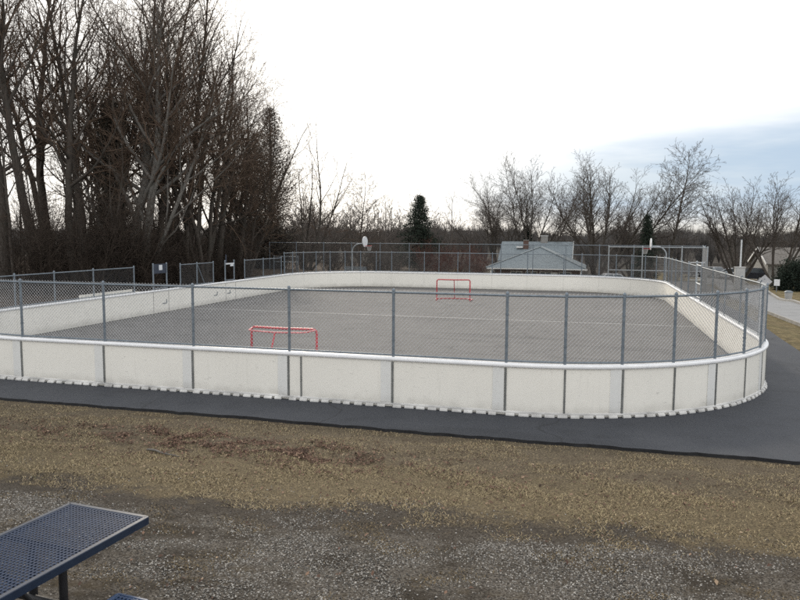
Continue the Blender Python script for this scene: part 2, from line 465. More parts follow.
# asphalt path round the near end and up the right side: a raised slab with a broken edge, its shade painted in
edge = []
for i in range(0, 421):
    x = -34 + i * (62 / 420)
    edge.append((x, 12.42 + 0.03 * math.sin(x * 0.6) + 0.012 * math.sin(x * 2.9 + 1) + 0.012 * math.sin(x * 7.3) + rng.uniform(-.03, .02) - 0.012 * (x + 12) * (x < -8)))
far_edge = [(28, 17.0), (16, 17.6), (9.5, 18.6), (7.4, 20.6), (6.68, 24.7), (6.85, 28), (7.05, 31), (7.25, 36), (7.3, 44), (7.3, 51.0), (4.6, 51.0)]
for i in range(0, 9):                      # the inner edge runs under the boards
    a = -i * math.pi / 16
    far_edge.append((UR - RR + (RR - .02) * math.cos(a), 41.8 if i == 0 else V0 + RR + (RR - .02) * math.sin(a)))
far_edge += [(UL + RL, V0 + .02), (UL + 2, V0 + 2), (UL, V0 + RL), (UL, 22), (-21.5, 21), (-24, 17.5), (-34, 16)]
mb = MB(); n = len(edge)
mb.poly([(x, y, 0.002) for x, y in edge] + [(x, y, 0.002) for x, y in far_edge])
tag(build('path', mb, M['path']), kind='structure')
mb = MB()
vs = [(x, y, 0.002) for x, y in edge] + [(x, y - 0.03 + rng.uniform(-.02, .01), -0.16) for x, y in edge]
mb.add(vs, [(i, n + i, n + i + 1, i + 1) for i in range(n - 1)])
M['edge'] = simple('shaded_broken_edge', (0.008, 0.008, 0.009), (0.02, 0.02, 0.021), 8, 0.95)  # shade on the slab's upright face put into a near-black colour
tag(build('path_edge', mb, M['edge']), kind='structure')

# road to the right, with kerbs
rc = [(15.0, 14, 2.2), (12.6, 24, 2.0), (11.2, 34, 1.75), (10.75, 42, 1.5), (10.9, 50, 1.45), (12.2, 62, 1.6), (14.0, 75, 1.9), (15.6, 90, 2.2), (17.0, 110, 2.4)]
pts = []
for i in range(len(rc) - 1):
    for t in (0, .25, .5, .75): pts.append([rc[i][k] + (rc[i + 1][k] - rc[i][k]) * t for k in range(3)])
pts.append(list(rc[-1]))
def rz_(x, y): return float(terrain(x, y)) + 0.03
vs = []
for x, y, w in pts: vs += [(x - w, y, rz_(x, y)), (x + w, y, rz_(x, y))]
mb = MB(); mb.add(vs, [(2 * i, 2 * i + 1, 2 * i + 3, 2 * i + 2) for i in range(len(pts) - 1)])
tag(build('road', mb, M['road']), kind='structure')
for sgn in (-1, 1):
    mb = MB(); vs = []; fs = []
    for x, y, w in pts:
        z = rz_(x, y)
        for (o, h) in ((0, -.1), (0, .11), (.14, .13), (.14, -.1)): vs.append((x + sgn * (w + o), y, z + h))
    for i in range(len(pts) - 1):
        for k in range(3):
            q = (4 * i + k, 4 * i + k + 1, 4 * i + 5 + k, 4 * i + 4 + k); fs.append(q if sgn > 0 else q[::-1])
    mb.add(vs, fs)
    tag(build('kerb', mb, M['concrete']), kind='structure')

# basketball court beyond the far end
mb = MB(); mb.poly([(-32, 52.2, -0.30), (9.6, 52.2, -0.30), (9.6, 66.3, -0.30), (-32, 66.3, -0.30)])
tag(build('court_pavement', mb, M['rink']), kind='structure')

# ------------------------------------------------------------------ dasher boards
H = 1.07
boards = thing('dasher_boards', (-7.4, V0, 0), 'white plastic rink boards forming a rounded rectangle around the grey rink', 'rink boards')
def scallops(mb, path):
    """feet along the outside base: tabs with gaps between"""
    L = 0; acc = [0]
    for (p, _), (q, _) in zip(path, path[1:]): L += math.hypot(q[0] - p[0], q[1] - p[1]); acc.append(L)
    def at(s):
        for i in range(len(path) - 1):
            if s <= acc[i + 1] + 1e-9:
                t = (s - acc[i]) / max(acc[i + 1] - acc[i], 1e-9)
                (p, nm), (q, nn) = path[i], path[i + 1]
                return (p[0] + (q[0] - p[0]) * t, p[1] + (q[1] - p[1]) * t), (nm[0] + (nn[0] - nm[0]) * t, nm[1] + (nn[1] - nm[1]) * t)
        return path[-1]
    s = 0.02
    while s < L - 0.08:
        w = min(0.175 + rng.uniform(-.03, .03), L - 0.01 - s)
        sub = [at(s + w * k / 3) for k in range(4)]
        o = rng.uniform(-.022, .006)
        mb.sweep([x[0] for x in sub], [x[1] for x in sub], [(0.048, 0.004), (0.118 + o, 0.004), (0.112 + o, 0.035), (0.072, 0.055), (0.048, 0.062)])
        s += 0.255
    # low continuous lip just above the feet
    mb.sweep([x[0] for x in path], [x[1] for x in path], [(0.051, 0.050), (0.075, 0.055), (0.070, 0.085), (0.051, 0.10)])

for si, (kind, s) in enumerate(SEGS):
    step = 2 if kind == 'c' else 1
    for i in range(0, len(s) - 1, step):
        path = refine(s[i], s[i + 1], 5 if kind == 'c' else 2)
        if step == 2: path = path[:-1] + refine(s[i + 1], s[i + 2], 5)
        # a hair short of the neighbour so that the joint reads
        mb = MB()
        P = [x[0] for x in path]; NN = [x[1] for x in path]
        def short(a, b, d):
            L = math.hypot(b[0] - a[0], b[1] - a[1]); return (a[0] + (b[0] - a[0]) * d / L, a[1] + (b[1] - a[1]) * d / L)
        P[0] = short(P[0], P[1], 0.003); P[-1] = short(P[-1], P[-2], 0.003)
        w = rng.uniform(-.003, .003)
        mb.sweep(P, NN, [(-0.05, 0.012), (0.05 + w, 0.012), (0.05 + w, 1.015), (-0.05, 1.015)])
        panel = build('board_panel', mb, M['board'], boards)
        mb = MB(); scallops(mb, path); build('base_flange', mb, M['flange'], panel)
        # steel joint strip and a thin grey band painting the frame's shadow through the plastic, on the outer face
        (p, nm) = path[0] if si not in (5, 6, 7) else path[0]
        tz = (-nm[1], nm[0])
        mb = MB(); mb.box((p[0] + nm[0] * 0.056, p[1] + nm[1] * 0.056, 0.53), (0.042, 0.024, 0.90), math.atan2(tz[1], tz[0]))
        build('joint_strip', mb, M['joint'], panel)
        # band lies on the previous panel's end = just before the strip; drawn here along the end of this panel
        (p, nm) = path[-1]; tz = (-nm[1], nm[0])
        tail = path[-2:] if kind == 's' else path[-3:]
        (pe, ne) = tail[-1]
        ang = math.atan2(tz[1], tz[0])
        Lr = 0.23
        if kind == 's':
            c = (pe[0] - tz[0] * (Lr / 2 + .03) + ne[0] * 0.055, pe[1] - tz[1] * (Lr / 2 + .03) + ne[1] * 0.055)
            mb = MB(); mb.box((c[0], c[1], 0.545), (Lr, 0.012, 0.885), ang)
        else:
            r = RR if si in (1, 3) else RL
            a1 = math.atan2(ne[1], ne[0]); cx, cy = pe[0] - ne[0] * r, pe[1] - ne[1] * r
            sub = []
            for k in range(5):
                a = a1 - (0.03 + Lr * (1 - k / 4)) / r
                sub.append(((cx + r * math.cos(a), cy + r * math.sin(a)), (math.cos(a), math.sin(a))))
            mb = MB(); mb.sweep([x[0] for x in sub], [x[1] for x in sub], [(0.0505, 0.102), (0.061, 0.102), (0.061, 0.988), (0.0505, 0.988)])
        build('frame_shadow_band', mb, M['band'], panel)
        if kind == 'c':                                   # half-way strip in the corner panels
            (p, nm) = s[i + 1]
            mb = MB(); mb.box((p[0] + nm[0] * 0.056, p[1] + nm[1] * 0.056, 0.53), (0.036, 0.022, 0.90), math.atan2(nm[0], -nm[1]))
            build('joint_strip', mb, M['joint'], panel)
        if si == 0 and i == 3:                            # the extra strip a hand's width right of the fourth post
            mb = MB(); mb.box((p_extra := (seg_near[3][0][0] + 0.30), V0 - 0.056, 0.53), (0.036, 0.024, 0.90))
            build('joint_strip', mb, M['joint'], panel)
# the white cap along the top
loop = []
for k, s in SEGS:
    for i in range(len(s) - 1): loop += refine(s[i], s[i + 1], 5 if k == 'c' else 4)[:-1]
capprof = [(-0.085, 1.000), (0.085, 1.000), (0.098, 1.025), (0.095, 1.055), (0.07, 1.075), (0, 1.082), (-0.07, 1.075), (-0.095, 1.055), (-0.098, 1.025)]
mb = MB(); mb.sweep([x[0] for x in loop], [x[1] for x in loop], capprof[::-1], closed=True)
build('cap_rail', mb, M['cap'], boards)
# gates cut in the left boards: seams and latches on the rink face
for gy in (27.7, 28.9, 34.3, 35.4):
    mb = MB(); mb.box((UL + 0.053, gy, 0.5), (0.012, 0.02, 0.95)); build('gate_seam', mb, M['joint'], boards)
for gy in (28.55, 34.6, 33.2):
    mb = MB(); mb.box((UL + 0.06, gy, 0.42), (0.03, 0.34, 0.035)); mb.box((UL + 0.06, gy + .16, 0.5), (0.032, 0.035, 0.18))
    build('gate_latch', mb, M['galv'], boards)

# ------------------------------------------------------------------ chain-link fences
def mesh_panel(mb, a, b, z0, z1, pitch=0.083, r=0.0028, top=0.0):
    """two families of diagonal wires between plan points a and b"""
    a = Vector((a[0], a[1], 0)); b = Vector((b[0], b[1], 0)); L = (b - a).length; ex = (b - a) / L
    nrm = Vector((-ex[1], ex[0], 0)); h = z1 + top - z0
    for fam in (1, -1):
        off = nrm * (0.0022 * fam)
        k = -int(h / pitch) - 1
        while k * pitch < L:
            x0 = k * pitch; t0 = max(0, -x0); t1 = min(h, L - x0)
            k += 1
            if t1 - t0 < 0.01: continue
            p = []
            for t in (t0, t1):
                x = x0 + t
                if fam < 0: x = L - x
                p.append(a + ex * x + off + Vector((0, 0, z0 + t)))
            d = (p[1] - p[0]).normalized(); w = d.cross(nrm) * r
            n1 = nrm * r
            vs = []
            for q in p: vs += [q + w, q - w * .5 + n1 * .87, q - w * .5 - n1 * .87]
            mb.add(vs, [(0, 1, 4, 3), (1, 2, 5, 4), (2, 0, 3, 5)])

def post_mesh(mb, x, y, z0, z1, r=0.030, n=10):
    mb.tube([(x, y, z0), (x, y, z1)], r, n)
    mb.tube([(x, y, z1 - .005), (x, y, z1 + .02), (x, y, z1 + .045)], [r * 1.18, r * 1.15, r * 0.4], n)

def fence(name, label, bays, z0, z1, posts=None, mat='galv', wire='wire', post_r=0.030, rail_r=0.023, mids=(), ground=0.3, base=None, ties=True, top=0.0, group=None, bottom=True, pitch=0.083, wr=0.0028, mesh=True, skip=()):
    """bays = consecutive plan points (post positions)"""
    root = thing(name, (bays[0][0], bays[0][1], base if base is not None else 0), label, 'fence', group)
    proto = None
    for i, p in enumerate(bays):
        if proto is None:
            mb = MB(); post_mesh(mb, p[0], p[1], (base if base is not None else z0 - ground), z1 + 0.02, post_r)
            if ties:
                for zz in (z1 - .04, z1 - .4, z0 + .35): mb.tube([(p[0], p[1], zz - .015), (p[0], p[1], zz + .015)], post_r * 1.18, 10)
            proto = build('post', mb, M[mat], root)
            first = p
        else:
            o = proto.copy(); COL.objects.link(o); o.parent = root
            o.location = (p[0] - first[0], p[1] - first[1], 0)
    mb = MB(); mb.tube([(p[0], p[1], z1 - 0.02) for p in bays], rail_r, 8); build('top_rail', mb, M[mat], root)
    if bottom:
        mb = MB(); mb.tube([(p[0], p[1], z0 + 0.03) for p in bays], rail_r * .85, 8); build('bottom_rail', mb, M[mat], root)
    for zz in mids:
        mb = MB(); mb.tube([(p[0], p[1], zz) for p in bays], rail_r, 8); build('middle_rail', mb, M[mat], root)
    if mesh:
        for i in range(len(bays) - 1):
            if i in skip: continue
            mb = MB(); mesh_panel(mb, bays[i], bays[i + 1], z0 + 0.02, z1, pitch, wr, top)
            build('chain_link_mesh', mb, M[wire], root)
    return root

FZ0, FZ1 = 1.085, 2.47
nearb = [p for p, _ in seg_ln][4:] + [p for p, _ in seg_near][1:] + [p for p, _ in seg_rn][1:]
fence('chain_link_fence', 'chain-link fence on the near end boards, closest to the camera, curving round both near corners', nearb, FZ0, FZ1, top=0.035, wr=0.0034)
rightb = [p for p, _ in seg_right][:5]
rightb = rightb[:-1] + [(UR, 29.9)]
fence('chain_link_fence', 'dark chain-link fence along the right-hand boards from the near corner to the gate', rightb, FZ0, FZ1, mat='galv_dark', wire='wire_dark', top=0.02, wr=0.0034, pitch=0.07)
rightb2 = [(UR, 31.4), (UR, 33.6), (UR, 36.0), (UR, 38.4), (UR, 40.2), (UR, V1 - RR)]
farb = rightb2 + [p for p, _ in seg_rf][1:] + [p for p, _ in seg_far][1:] + [p for p, _ in seg_lf][1:]
fence('chain_link_fence', 'long chain-link fence on the far end boards, wrapping both far corners of the rink', farb, FZ0, FZ1, mat='galv', wire='wire_dark', wr=0.0026, top=0.0, pitch=0.1)

# gate frame on the right side
gt = thing('gate', (UR, 30.65, 0), 'tall pale steel gate frame set in the dark fence on the right boards', 'gate')
for yy in (29.98, 31.32):
    mb = MB(); post_mesh(mb, UR + 0.0, yy, 1.085, 2.62, 0.04); build('gate_post', mb, M['galv_mid'], gt)
for zz in (2.5, 1.75, 1.2):
    mb = MB(); mb.tube([(UR, 29.98, zz), (UR, 31.32, zz)], 0.022, 8); build('rail', mb, M['galv_light'], gt)

# low fence sections above the left boards
LZ = 2.2
fence('low_fence', 'longest low fence section on the left boards', [p for p, _ in seg_ln][:5][::-1] + [(UL, v) for v in (21.67, 23.8, 26.4)], FZ0, LZ, mat='galv', wire='wire_dark', post_r=0.03, wr=0.0024, pitch=0.1)
def small_gate(v0, v1, zt, label, pole):
    g_ = thing('player_gate', (UL, (v0 + v1) / 2, 0), label, 'gate', None)
    for yy in (v0, v1):
        mb = MB(); post_mesh(mb, UL, yy, 1.085, zt, 0.036); build('gate_post', mb, M['galv'], g_)
    mb = MB(); mb.tube([(UL, v0, 1.14), (UL, v1, 1.14)], 0.024, 8); build('bottom_rail', mb, M['galv'], g_)
    if pole:
        mb = MB(); mb.box((UL, (v0 + v1) / 2, zt - 0.16), (0.05, v1 - v0 - .05, 0.07)); build('header_bar', mb, M['sign_white'], g_)
        mb = MB(); mb.tube([(UL, v0 + .12, zt - .1), (UL, v0 + .12, zt + .35)], 0.035, 8); build('blue_stub_pole', mb, M['blue'], g_)
        mb = MB(); mb.box((UL, v0 + .75, zt - 0.23), (0.04, 0.30, 0.16)); build('white_plate', mb, M['sign_white'], g_)
    else:
        mb = MB(); mb.box((UL, (v0 + v1) / 2, zt - 0.22), (0.04, v1 - v0 - .06, 0.44)); sp = build('blue_sign_panel', mb, M['blue'], g_)
        mb = MB(); mb.box((UL + .023, v0 + .55, zt - 0.17), (0.01, 0.26, 0.24)); build('white_plate', mb, M['sign_white'], sp)
small_gate(27.8, 28.85, 2.27, 'narrow gate frame with a blue panel at its top on the left boards', False)
small_gate(34.35, 35.35, 2.2, 'narrow gate frame with a white header bar and blue stub pole on the left boards', True)
lf = fence('low_fence', 'short low fence frame with slanting brace, between the two narrow gates on the left', [(UL, v) for v in (30.0, 31.5, 33.1)], FZ0, LZ - 0.02, mat='galv', wire='wire_dark', post_r=0.03, wr=0.0024, pitch=0.1, mesh=True)
mb = MB(); mb.tube([(UL, 31.55, LZ - .1), (UL, 32.2, 1.12)], 0.022, 8); build('diagonal_brace', mb, M['galv'], lf)
fence('low_fence', 'low fence section at the far end of the left boards, joining the tall corner fence', [(UL, v) for v in (36.6, 39.0, 41.6)], FZ0, LZ - 0.02, mat='galv', wire='wire_dark', post_r=0.03, wr=0.0024, pitch=0.1)

# players' bench box behind the left boards
pb = thing('players_bench', (-20.2, 26.0, 0), "white walled players' bench box standing behind the left boards", 'bench box')
mb = MB(); mb.box((-20.3, 26.0, 0.55), (0.08, 3.4, 1.10)); build('back_wall', mb, M['board'], pb)
for yy in (24.26, 27.74):
    mb = MB(); mb.box((-19.8, yy, 0.5), (0.94, 0.07, 1.0)); build('side_wall', mb, M['board'], pb)
mb = MB(); mb.box((-20.0, 26.0, 0.45), (0.35, 3.3, 0.05)); build('seat', mb, M['concrete'], pb)
for yy in (24.6, 26.0, 27.4):
    mb = MB(); mb.box((-20.0, yy, 0.2), (0.25, 0.06, 0.44)); build('seat_support', mb, M['concrete'], pb)

# tall fences of the court behind
CB, CT = -0.30, 2.88
fence('court_fence', 'tall chain-link fence running behind the basketball court, its rail just under the skyline', [(-31.8 + 2.98 * i, 66.1) for i in range(15)], CB, CT, mat='galv', wire='wire_dark', base=CB, post_r=0.036, rail_r=0.028, wr=0.0022, pitch=0.13, ties=False)
cf = fence('court_fence', 'tall fence frame with a bright middle rail near the right-hand basketball hoop', [(1.42, 52.0), (3.7, 52.0), (6.3, 52.0), (7.95, 52.0)], CB, 2.95, mat='galv_mid', wire='wire_dark', base=CB, post_r=0.04, rail_r=0.032, mids=(1.28,), wr=0.0022, pitch=0.13, ties=False, skip=(0, 1))
fence('court_fence', 'right-hand side of the court fence running back from the frame by the hoop', [(7.95, 52.05), (8.5, 56.7), (9.1, 61.4), (9.7, 66.05)], CB, 2.9, mat='galv', wire='wire_dark', base=CB, post_r=0.036, rail_r=0.028, wr=0.0022, pitch=0.13, ties=False)
cg = thing('gate', (7.25, 51.8, CB), 'bright steel gate in the tall fence frame beside the right-hand hoop', 'gate')
for xx in (6.75, 7.8):
    mb = MB(); post_mesh(mb, xx, 51.85, CB, 1.95, 0.035); build('gate_post', mb, M['galv_mid'], cg)
for zz in (1.9, 0.7, -0.2):
    mb = MB(); mb.tube([(6.75, 51.85, zz), (7.8, 51.85, zz)], 0.03, 8); build('rail', mb, M['galv_light'], cg)
mb = MB(); mesh_panel(mb, (6.75, 51.85), (7.8, 51.85), -0.2, 1.9, 0.13, 0.0022); build('chain_link_mesh', mb, M['wire_dark'], cg)
fence('court_fence', 'low rail fence with two bars at the left end of the basketball court', [(-25.6, 54.0), (-24.6, 54.0), (-23.4, 54.0)], CB, 1.85, mat='galv', wire='wire_dark', base=CB, post_r=0.036, rail_r=0.028, mids=(1.38,), wr=0.0022, pitch=0.13, ties=False)

# ------------------------------------------------------------------ basketball hoops
def hoop(x, y, sgn, label):
    """gooseneck pole at (x, y); the arm reaches towards +x (sgn=1) or -x"""
    h_ = thing('basketball_hoop', (x, y, CB), label, 'basketball hoop')
    pts = [(x, y, CB)] + [(x, y, CB + t) for t in (1.0, 2.2)]
    for k in range(1, 9):
        a = k / 8 * math.pi / 2
        pts.append((x + sgn * 0.75 * (1 - math.cos(a)), y, 2.15 + 0.75 * math.sin(a)))
    pts.append((x + sgn * 1.12, y, 2.90))
    mb = MB(); mb.tube(pts, 0.057, 10); build('gooseneck_pole', mb, M['galv_mid'], h_)
    # fan-shaped backboard
    ol = [(-.3, -.42), (.3, -.42), (.68, -.12), (.70, .1)]
    for k in range(0, 9):
        a = math.pi * (0.08 + 0.84 * k / 8); ol.append((.70 * math.cos(a), 0.08 + 0.42 * math.sin(a)))
    ol.append((-.70, .1)); ol.append((-.68, -.12))
    bx = x + sgn * 1.2
    mb = MB(); mb.prism_ax(ol, (bx, y, 3.05), (0, 1, 0), (0, 0, 1), (1, 0, 0), 0.06); bb = build('backboard', mb, M['sign_white'], h_)
    mb = MB(); mb.box((bx - sgn * .07, y, 2.92), (0.10, 0.5, 0.3)); build('bracket', mb, M['galv'], bb)
    mb = MB(); rx = bx + sgn * 0.40
    mb.tube([(rx + .23 * math.cos(a), y + .23 * math.sin(a), 2.72) for a in [k * math.pi / 8 for k in range(16)]], 0.016, 6, closed=True)
    mb.box((bx + sgn * .10, y, 2.71), (0.16, 0.10, 0.05))
    rim = build('rim', mb, M['red'], h_)
    mb = MB()
    for k in range(12):
        a = k * math.pi / 6
        for d in (1, -1):
            mb.tube([(rx + .225 * math.cos(a), y + .225 * math.sin(a), 2.71), (rx + .17 * math.cos(a + d * .35), y + .17 * math.sin(a + d * .35), 2.5), (rx + .13 * math.cos(a + d * .1), y + .13 * math.sin(a + d * .1), 2.3)], 0.006, 3)
    build('net', mb, M['paint'], rim)
hoop(-20.35, 59.0, 1, 'left basketball hoop with white fan backboard and red rim on a gooseneck pole')
hoop(6.0, 59.0, -1, 'right basketball hoop seen edge-on with a white gooseneck pole behind the far boards')

# bench beside the court
cb = thing('park_bench', (-21.9, 64.2, CB), 'grey slatted bench by the court fence under the left hoop', 'bench')
mb = MB()
for k in range(3): mb.box((-21.9, 64.05 + k * .12, 0.16), (2.3, 0.10, 0.04))
build('seat', mb, M['galv_dark'], cb)
mb = MB()
for k in range(3): mb.box((-21.9, 64.42, 0.32 + k * .12), (2.3, 0.035, 0.09))
build('backrest', mb, M['galv_dark'], cb)
for xx in (-22.8, -21.0):
    mb = MB(); mb.box((xx, 64.17, -0.09), (0.06, 0.36, 0.44)); mb.box((xx, 64.46, 0.15), (0.06, 0.05, 0.9)); build('leg', mb, M['galv_dark'], cb)

# ------------------------------------------------------------------ hockey goals
def goal(cx, cy, face, label, rz=0.0):
    """mouth towards +y when face = 1"""
    g_ = thing('hockey_goal', (cx, cy, 0), label, 'hockey goal', None, rz)
    w, h, r = 0.93, 1.2, 0.032
    def P(x, y, z): return (x, -face * y, z)
    def bu(n, pts, rr, m, n_=8):
        mb = MB(); mb.tube(pts, rr, n_); return build(n, mb, M[m], g_, local=True)
    cr = 0.09
    bu('goal_post', [P(-w, 0, 0), P(-w, 0, h - cr), P(-w + .03, 0, h - .03), P(-w + cr, 0, h)], r, 'red')
    bu('goal_post', [P(w, 0, 0), P(w, 0, h - cr), P(w - .03, 0, h - .03), P(w - cr, 0, h)], r, 'red')
    bu('crossbar', [P(-w + cr, 0, h), P(0, 0, h - .012), P(w - cr, 0, h)], r, 'red')
    bu('top_frame', [P(-w + .03, .0, h - .02), P(-w * .86, .4, h - .03), P(-w * .7, .5, h - .03), P(0, .53, h - .045), P(w * .7, .5, h - .03), P(w * .86, .4, h - .03), P(w - .03, .0, h - .02)], 0.022, 'red_worn')
    bu('base_frame', [P(-w, 0, .04), P(-w * 1.12, .7, .04), P(-w * .7, 1.1, .04), P(0, 1.15, .04), P(w * .7, 1.1, .04), P(w * 1.12, .7, .04), P(w, 0, .04)], 0.028, 'red')
    bu('centre_support', [P(0, .53, h - .05), P(0, .85, .55), P(0, 1.15, .05)], 0.022, 'red')
    return g_
goal(-7.68, 16.75, 1, 'red hockey goal frame close behind the near boards, seen from its back')
goal(-7.25, 38.4, -1, 'red hockey goal frame standing open towards the camera near the far boards', 0.12)

# ------------------------------------------------------------------ picnic table (perforated top)
TX, TY, TZ = -3.36, 3.26, 0
tz0 = gz(-3.3, 3.3)
tang = R(-8.0) + R(0.2)
TABLE_H = 1.65 - tz0
tb = thing('picnic_table', (0, 0, 0), 'dark blue picnic table with perforated top and bench, on the gravel', 'picnic table')
# table frame: e1 across the short end (left to right), e2 along the length away from the camera
cR = Vector((-2.945, 4.155, 1.65)); cL = Vector((-3.675, 4.22, 1.65))
e1 = (cR - cL); W = e1.length; e1.normalize(); e2 = Vector((-e1[1], e1[0], 0)); e3 = Vector((0, 0, 1))
LEN = 1.85
tb.location = (cL + e1 * W / 2 - e2 * LEN / 2 - Vector((0, 0, TABLE_H)))
def tp(a, b, z): return cR - e1 * (W / 2) + e1 * a - e2 * b + Vector((0, 0, z))     # a across, b from the far end, z from the top
def perforated(mb, a0, a1, b0, b1, zt, pitch, strip, th=0.004):
    k = a0 + pitch * .5
    while k < a1 - pitch * .2:
        mb.box((tp(k, (b0 + b1) / 2, zt - .002)), (strip, b1 - b0, th), ax=(e1, e2, e3)); k += pitch
    k = b0 + pitch * .5
    while k < b1 - pitch * .2:
        mb.box((tp((a0 + a1) / 2, k, zt - .0032)), (a1 - a0, strip, th), ax=(e1, e2, e3)); k += pitch
def rim(mb, a0, a1, b0, b1, zt, w, d):
    """rounded frame round a top"""
    prof = [(0, -.004), (-.004, 0), (-w + .01, 0), (-w, -.012), (-w + .012, -.012), (-.012, -.012), (-.012, -d), (0, -d)]
    r = 0.025; path = []; nrm = []
    for (ca, cb_, s0) in ((a1 - r, b0 + r, 0), (a0 + r, b0 + r, 1), (a0 + r, b1 - r, 2), (a1 - r, b1 - r, 3)):
        for k in range(5):
            an = (s0 + k / 4) * math.pi / 2
            path.append((ca + r * math.cos(an), cb_ - r * math.sin(an))); nrm.append((math.cos(an), -math.sin(an)))
    n = len(prof); vs = []
    for p_, q_ in zip(path, nrm):
        for o, z in prof: vs.append(tp(p_[0] + q_[0] * o, p_[1] + q_[1] * o, zt + z))
    L = len(path); fs = []
    for i in range(L):
        j = (i + 1) % L
        for k in range(n): fs.append((i * n + k, i * n + (k + 1) % n, j * n + (k + 1) % n, j * n + k))
    mb.add(vs, fs)
mb = MB(); perforated(mb, -W / 2 + .03, W / 2 - .03, .03, LEN - .03, -0.003, 0.0285, 0.0125); tt = build('tabletop', mb, M['navy'], tb)
mb = MB(); rim(mb, -W / 2, W / 2, 0, LEN, 0, 0.042, 0.052); build('rim', mb, M['navy_rim'], tt)
for a0, a1 in ((W / 2 + .135, W / 2 + .39), (-W / 2 - .39, -W / 2 - .135)):
    mb = MB(); perforated(mb, a0 + .02, a1 - .02, .50, LEN - .50, -0.303, 0.0285, 0.0125); bs = build('bench_seat', mb, M['bench_blue'], tb)
    mb = MB(); rim(mb, a0, a1, .48, LEN - .48, -0.30, 0.028, 0.045); build('rim', mb, M['bench_blue'], bs)
for b_ in (0.56, LEN - 0.56):
    for a_ in (0.13, -0.13):
        mb = MB()
        mb.tube([tp(a_, b_, -0.02), tp(a_, b_, -TABLE_H - .05)], 0.027, 12); build('leg', mb, M['black'], tb)
    mb = MB(); mb.tube([tp(-.55, b_ + .03, -.40), tp(.55, b_ + .03, -.40)], 0.024, 10)
    for s_ in (-1, 1): mb.tube([tp(s_ * .55, b_ + .03, -.40), tp(s_ * (W / 2 + .2), b_ + .03, -.36), tp(s_ * (W / 2 + .26), b_ + .03, -.315)], 0.024, 10)
    build('bench_arm', mb, M['black'], tb)
    mb = MB(); mb.bar(tp(-W / 2 + .05, b_, -.03), tp(W / 2 - .05, b_, -.03), 0.04, 0.03); build('top_support', mb, M['black'], tb)
mb = MB(); mb.tube([tp(0.13, .56, -.62), tp(0, .9, -.06)], 0.016, 8); mb.tube([tp(0.13, LEN - .56, -.62), tp(0, .95, -.06)], 0.016, 8); build('diagonal_brace', mb, M['black'], tb)

# ------------------------------------------------------------------ trees
def _unit(v): return v / (np.linalg.norm(v) + 1e-9)
def grow(seed, spec):
    """recursive branching; returns a list of (points, radii, level)"""
    rg = np.random.default_rng(seed); out = []
    lv = spec['levels']
    def branch(start, d, length, r0, level):
        L = lv[min(level, len(lv) - 1)]
        n = max(L.get('minseg', 3), int(length / L['seg']))
        st = length / n; pts = [start]; rs = [r0]; p = start.copy(); ds = [d]
        for i in range(n):
            d = _unit(d + rg.normal(0, L['wob'], 3) + np.array([0, 0, L['up']]))
            p = p + d * st; pts.append(p.copy()); ds.append(d)
            t = (i + 1) / n
            rs.append(max(r0 * (1 - t * L['taper']), spec['rmin']))
        out.append((np.array(pts), np.array(rs), level))
        if level + 1 >= len(lv): return
        C = lv[level + 1]
        k = max(C.get('minn', 1), int(round(length * C['dens'] * rg.uniform(.8, 1.2))))
        phi = rg.uniform(0, 6.28)
        for j in range(k):
            t = C['t0'] + (1 - C['t0']) * ((j + rg.uniform(0.1, .9)) / k)
            f = t * n; i = min(int(f), n - 1); q = pts[i] + (pts[i + 1] - pts[i]) * (f - i)
            base = ds[i + 1]; phi += 2.4 + rg.uniform(-.5, .5)
            a = np.cross(base, [0.3, 0.2, 1.0]); a = _unit(a) if np.linalg.norm(a) > .05 else np.array([1., 0, 0])
            b = np.cross(base, a)
            ang = math.radians(C['ang'] + rg.normal(0, C.get('angv', 8))) * (1.12 - C.get('angt', .3) * t)
            cd = _unit(base * math.cos(ang) + (a * math.cos(phi) + b * math.sin(phi)) * math.sin(ang))
            ln = length * C['ratio'] * (1 - C['fall'] * (t - C['t0']) / (1 - C['t0'] + 1e-6)) * rg.uniform(.7, 1.2)
            if C.get('maxlen'): ln = min(ln, C['maxlen'] * rg.uniform(.6, 1.1))
            rr = np.interp(f, range(n + 1), rs)
            branch(q, cd, ln, max(min(rr * C['rr'], ln * 0.02 + .004), spec['rmin']), level + 1)
    for (off, lean, length, r) in spec['stems']:
        branch(np.array([off[0], off[1], -0.25]), _unit(np.array([lean[0], lean[1], 1.0])), length, r, 0)
    return out

def tubes(polys, sides):
    Vs = []; Fs = []; o = 0
    for pts, rs, k in polys:
        n = sides(k); m = len(pts)
        t = np.gradient(pts, axis=0); t /= (np.linalg.norm(t, axis=1, keepdims=True) + 1e-9)
        ref = np.array([0.31, 0.17, 0.93]) if abs(t[0, 2]) < .8 else np.array([1., .1, 0])
        u = np.cross(t, ref); u /= (np.linalg.norm(u, axis=1, keepdims=True) + 1e-9); w = np.cross(t, u)
        a = np.arange(n) * 2 * np.pi / n
        ring = pts[:, None, :] + rs[:, None, None] * (u[:, None, :] * np.cos(a)[None, :, None] + w[:, None, :] * np.sin(a)[None, :, None])
        if k == 0:                                       # root flare
            zz = np.clip((pts[:, 2] - pts[0, 2]) / 1.2, 0, 1); s = 1 + .45 * (1 - zz) ** 2
            ring = pts[:, None, :] + (ring - pts[:, None, :]) * s[:, None, None]
        Vs.append(ring.reshape(-1, 3))
        i = np.arange(m - 1)[:, None] * n; j = np.arange(n)[None, :]; j2 = (j + 1) % n
        Fs.append(np.stack([i + j, i + j2, i + n + j2, i + n + j], -1).reshape(-1, 4) + o); o += m * n
    return np.concatenate(Vs), np.concatenate(Fs)

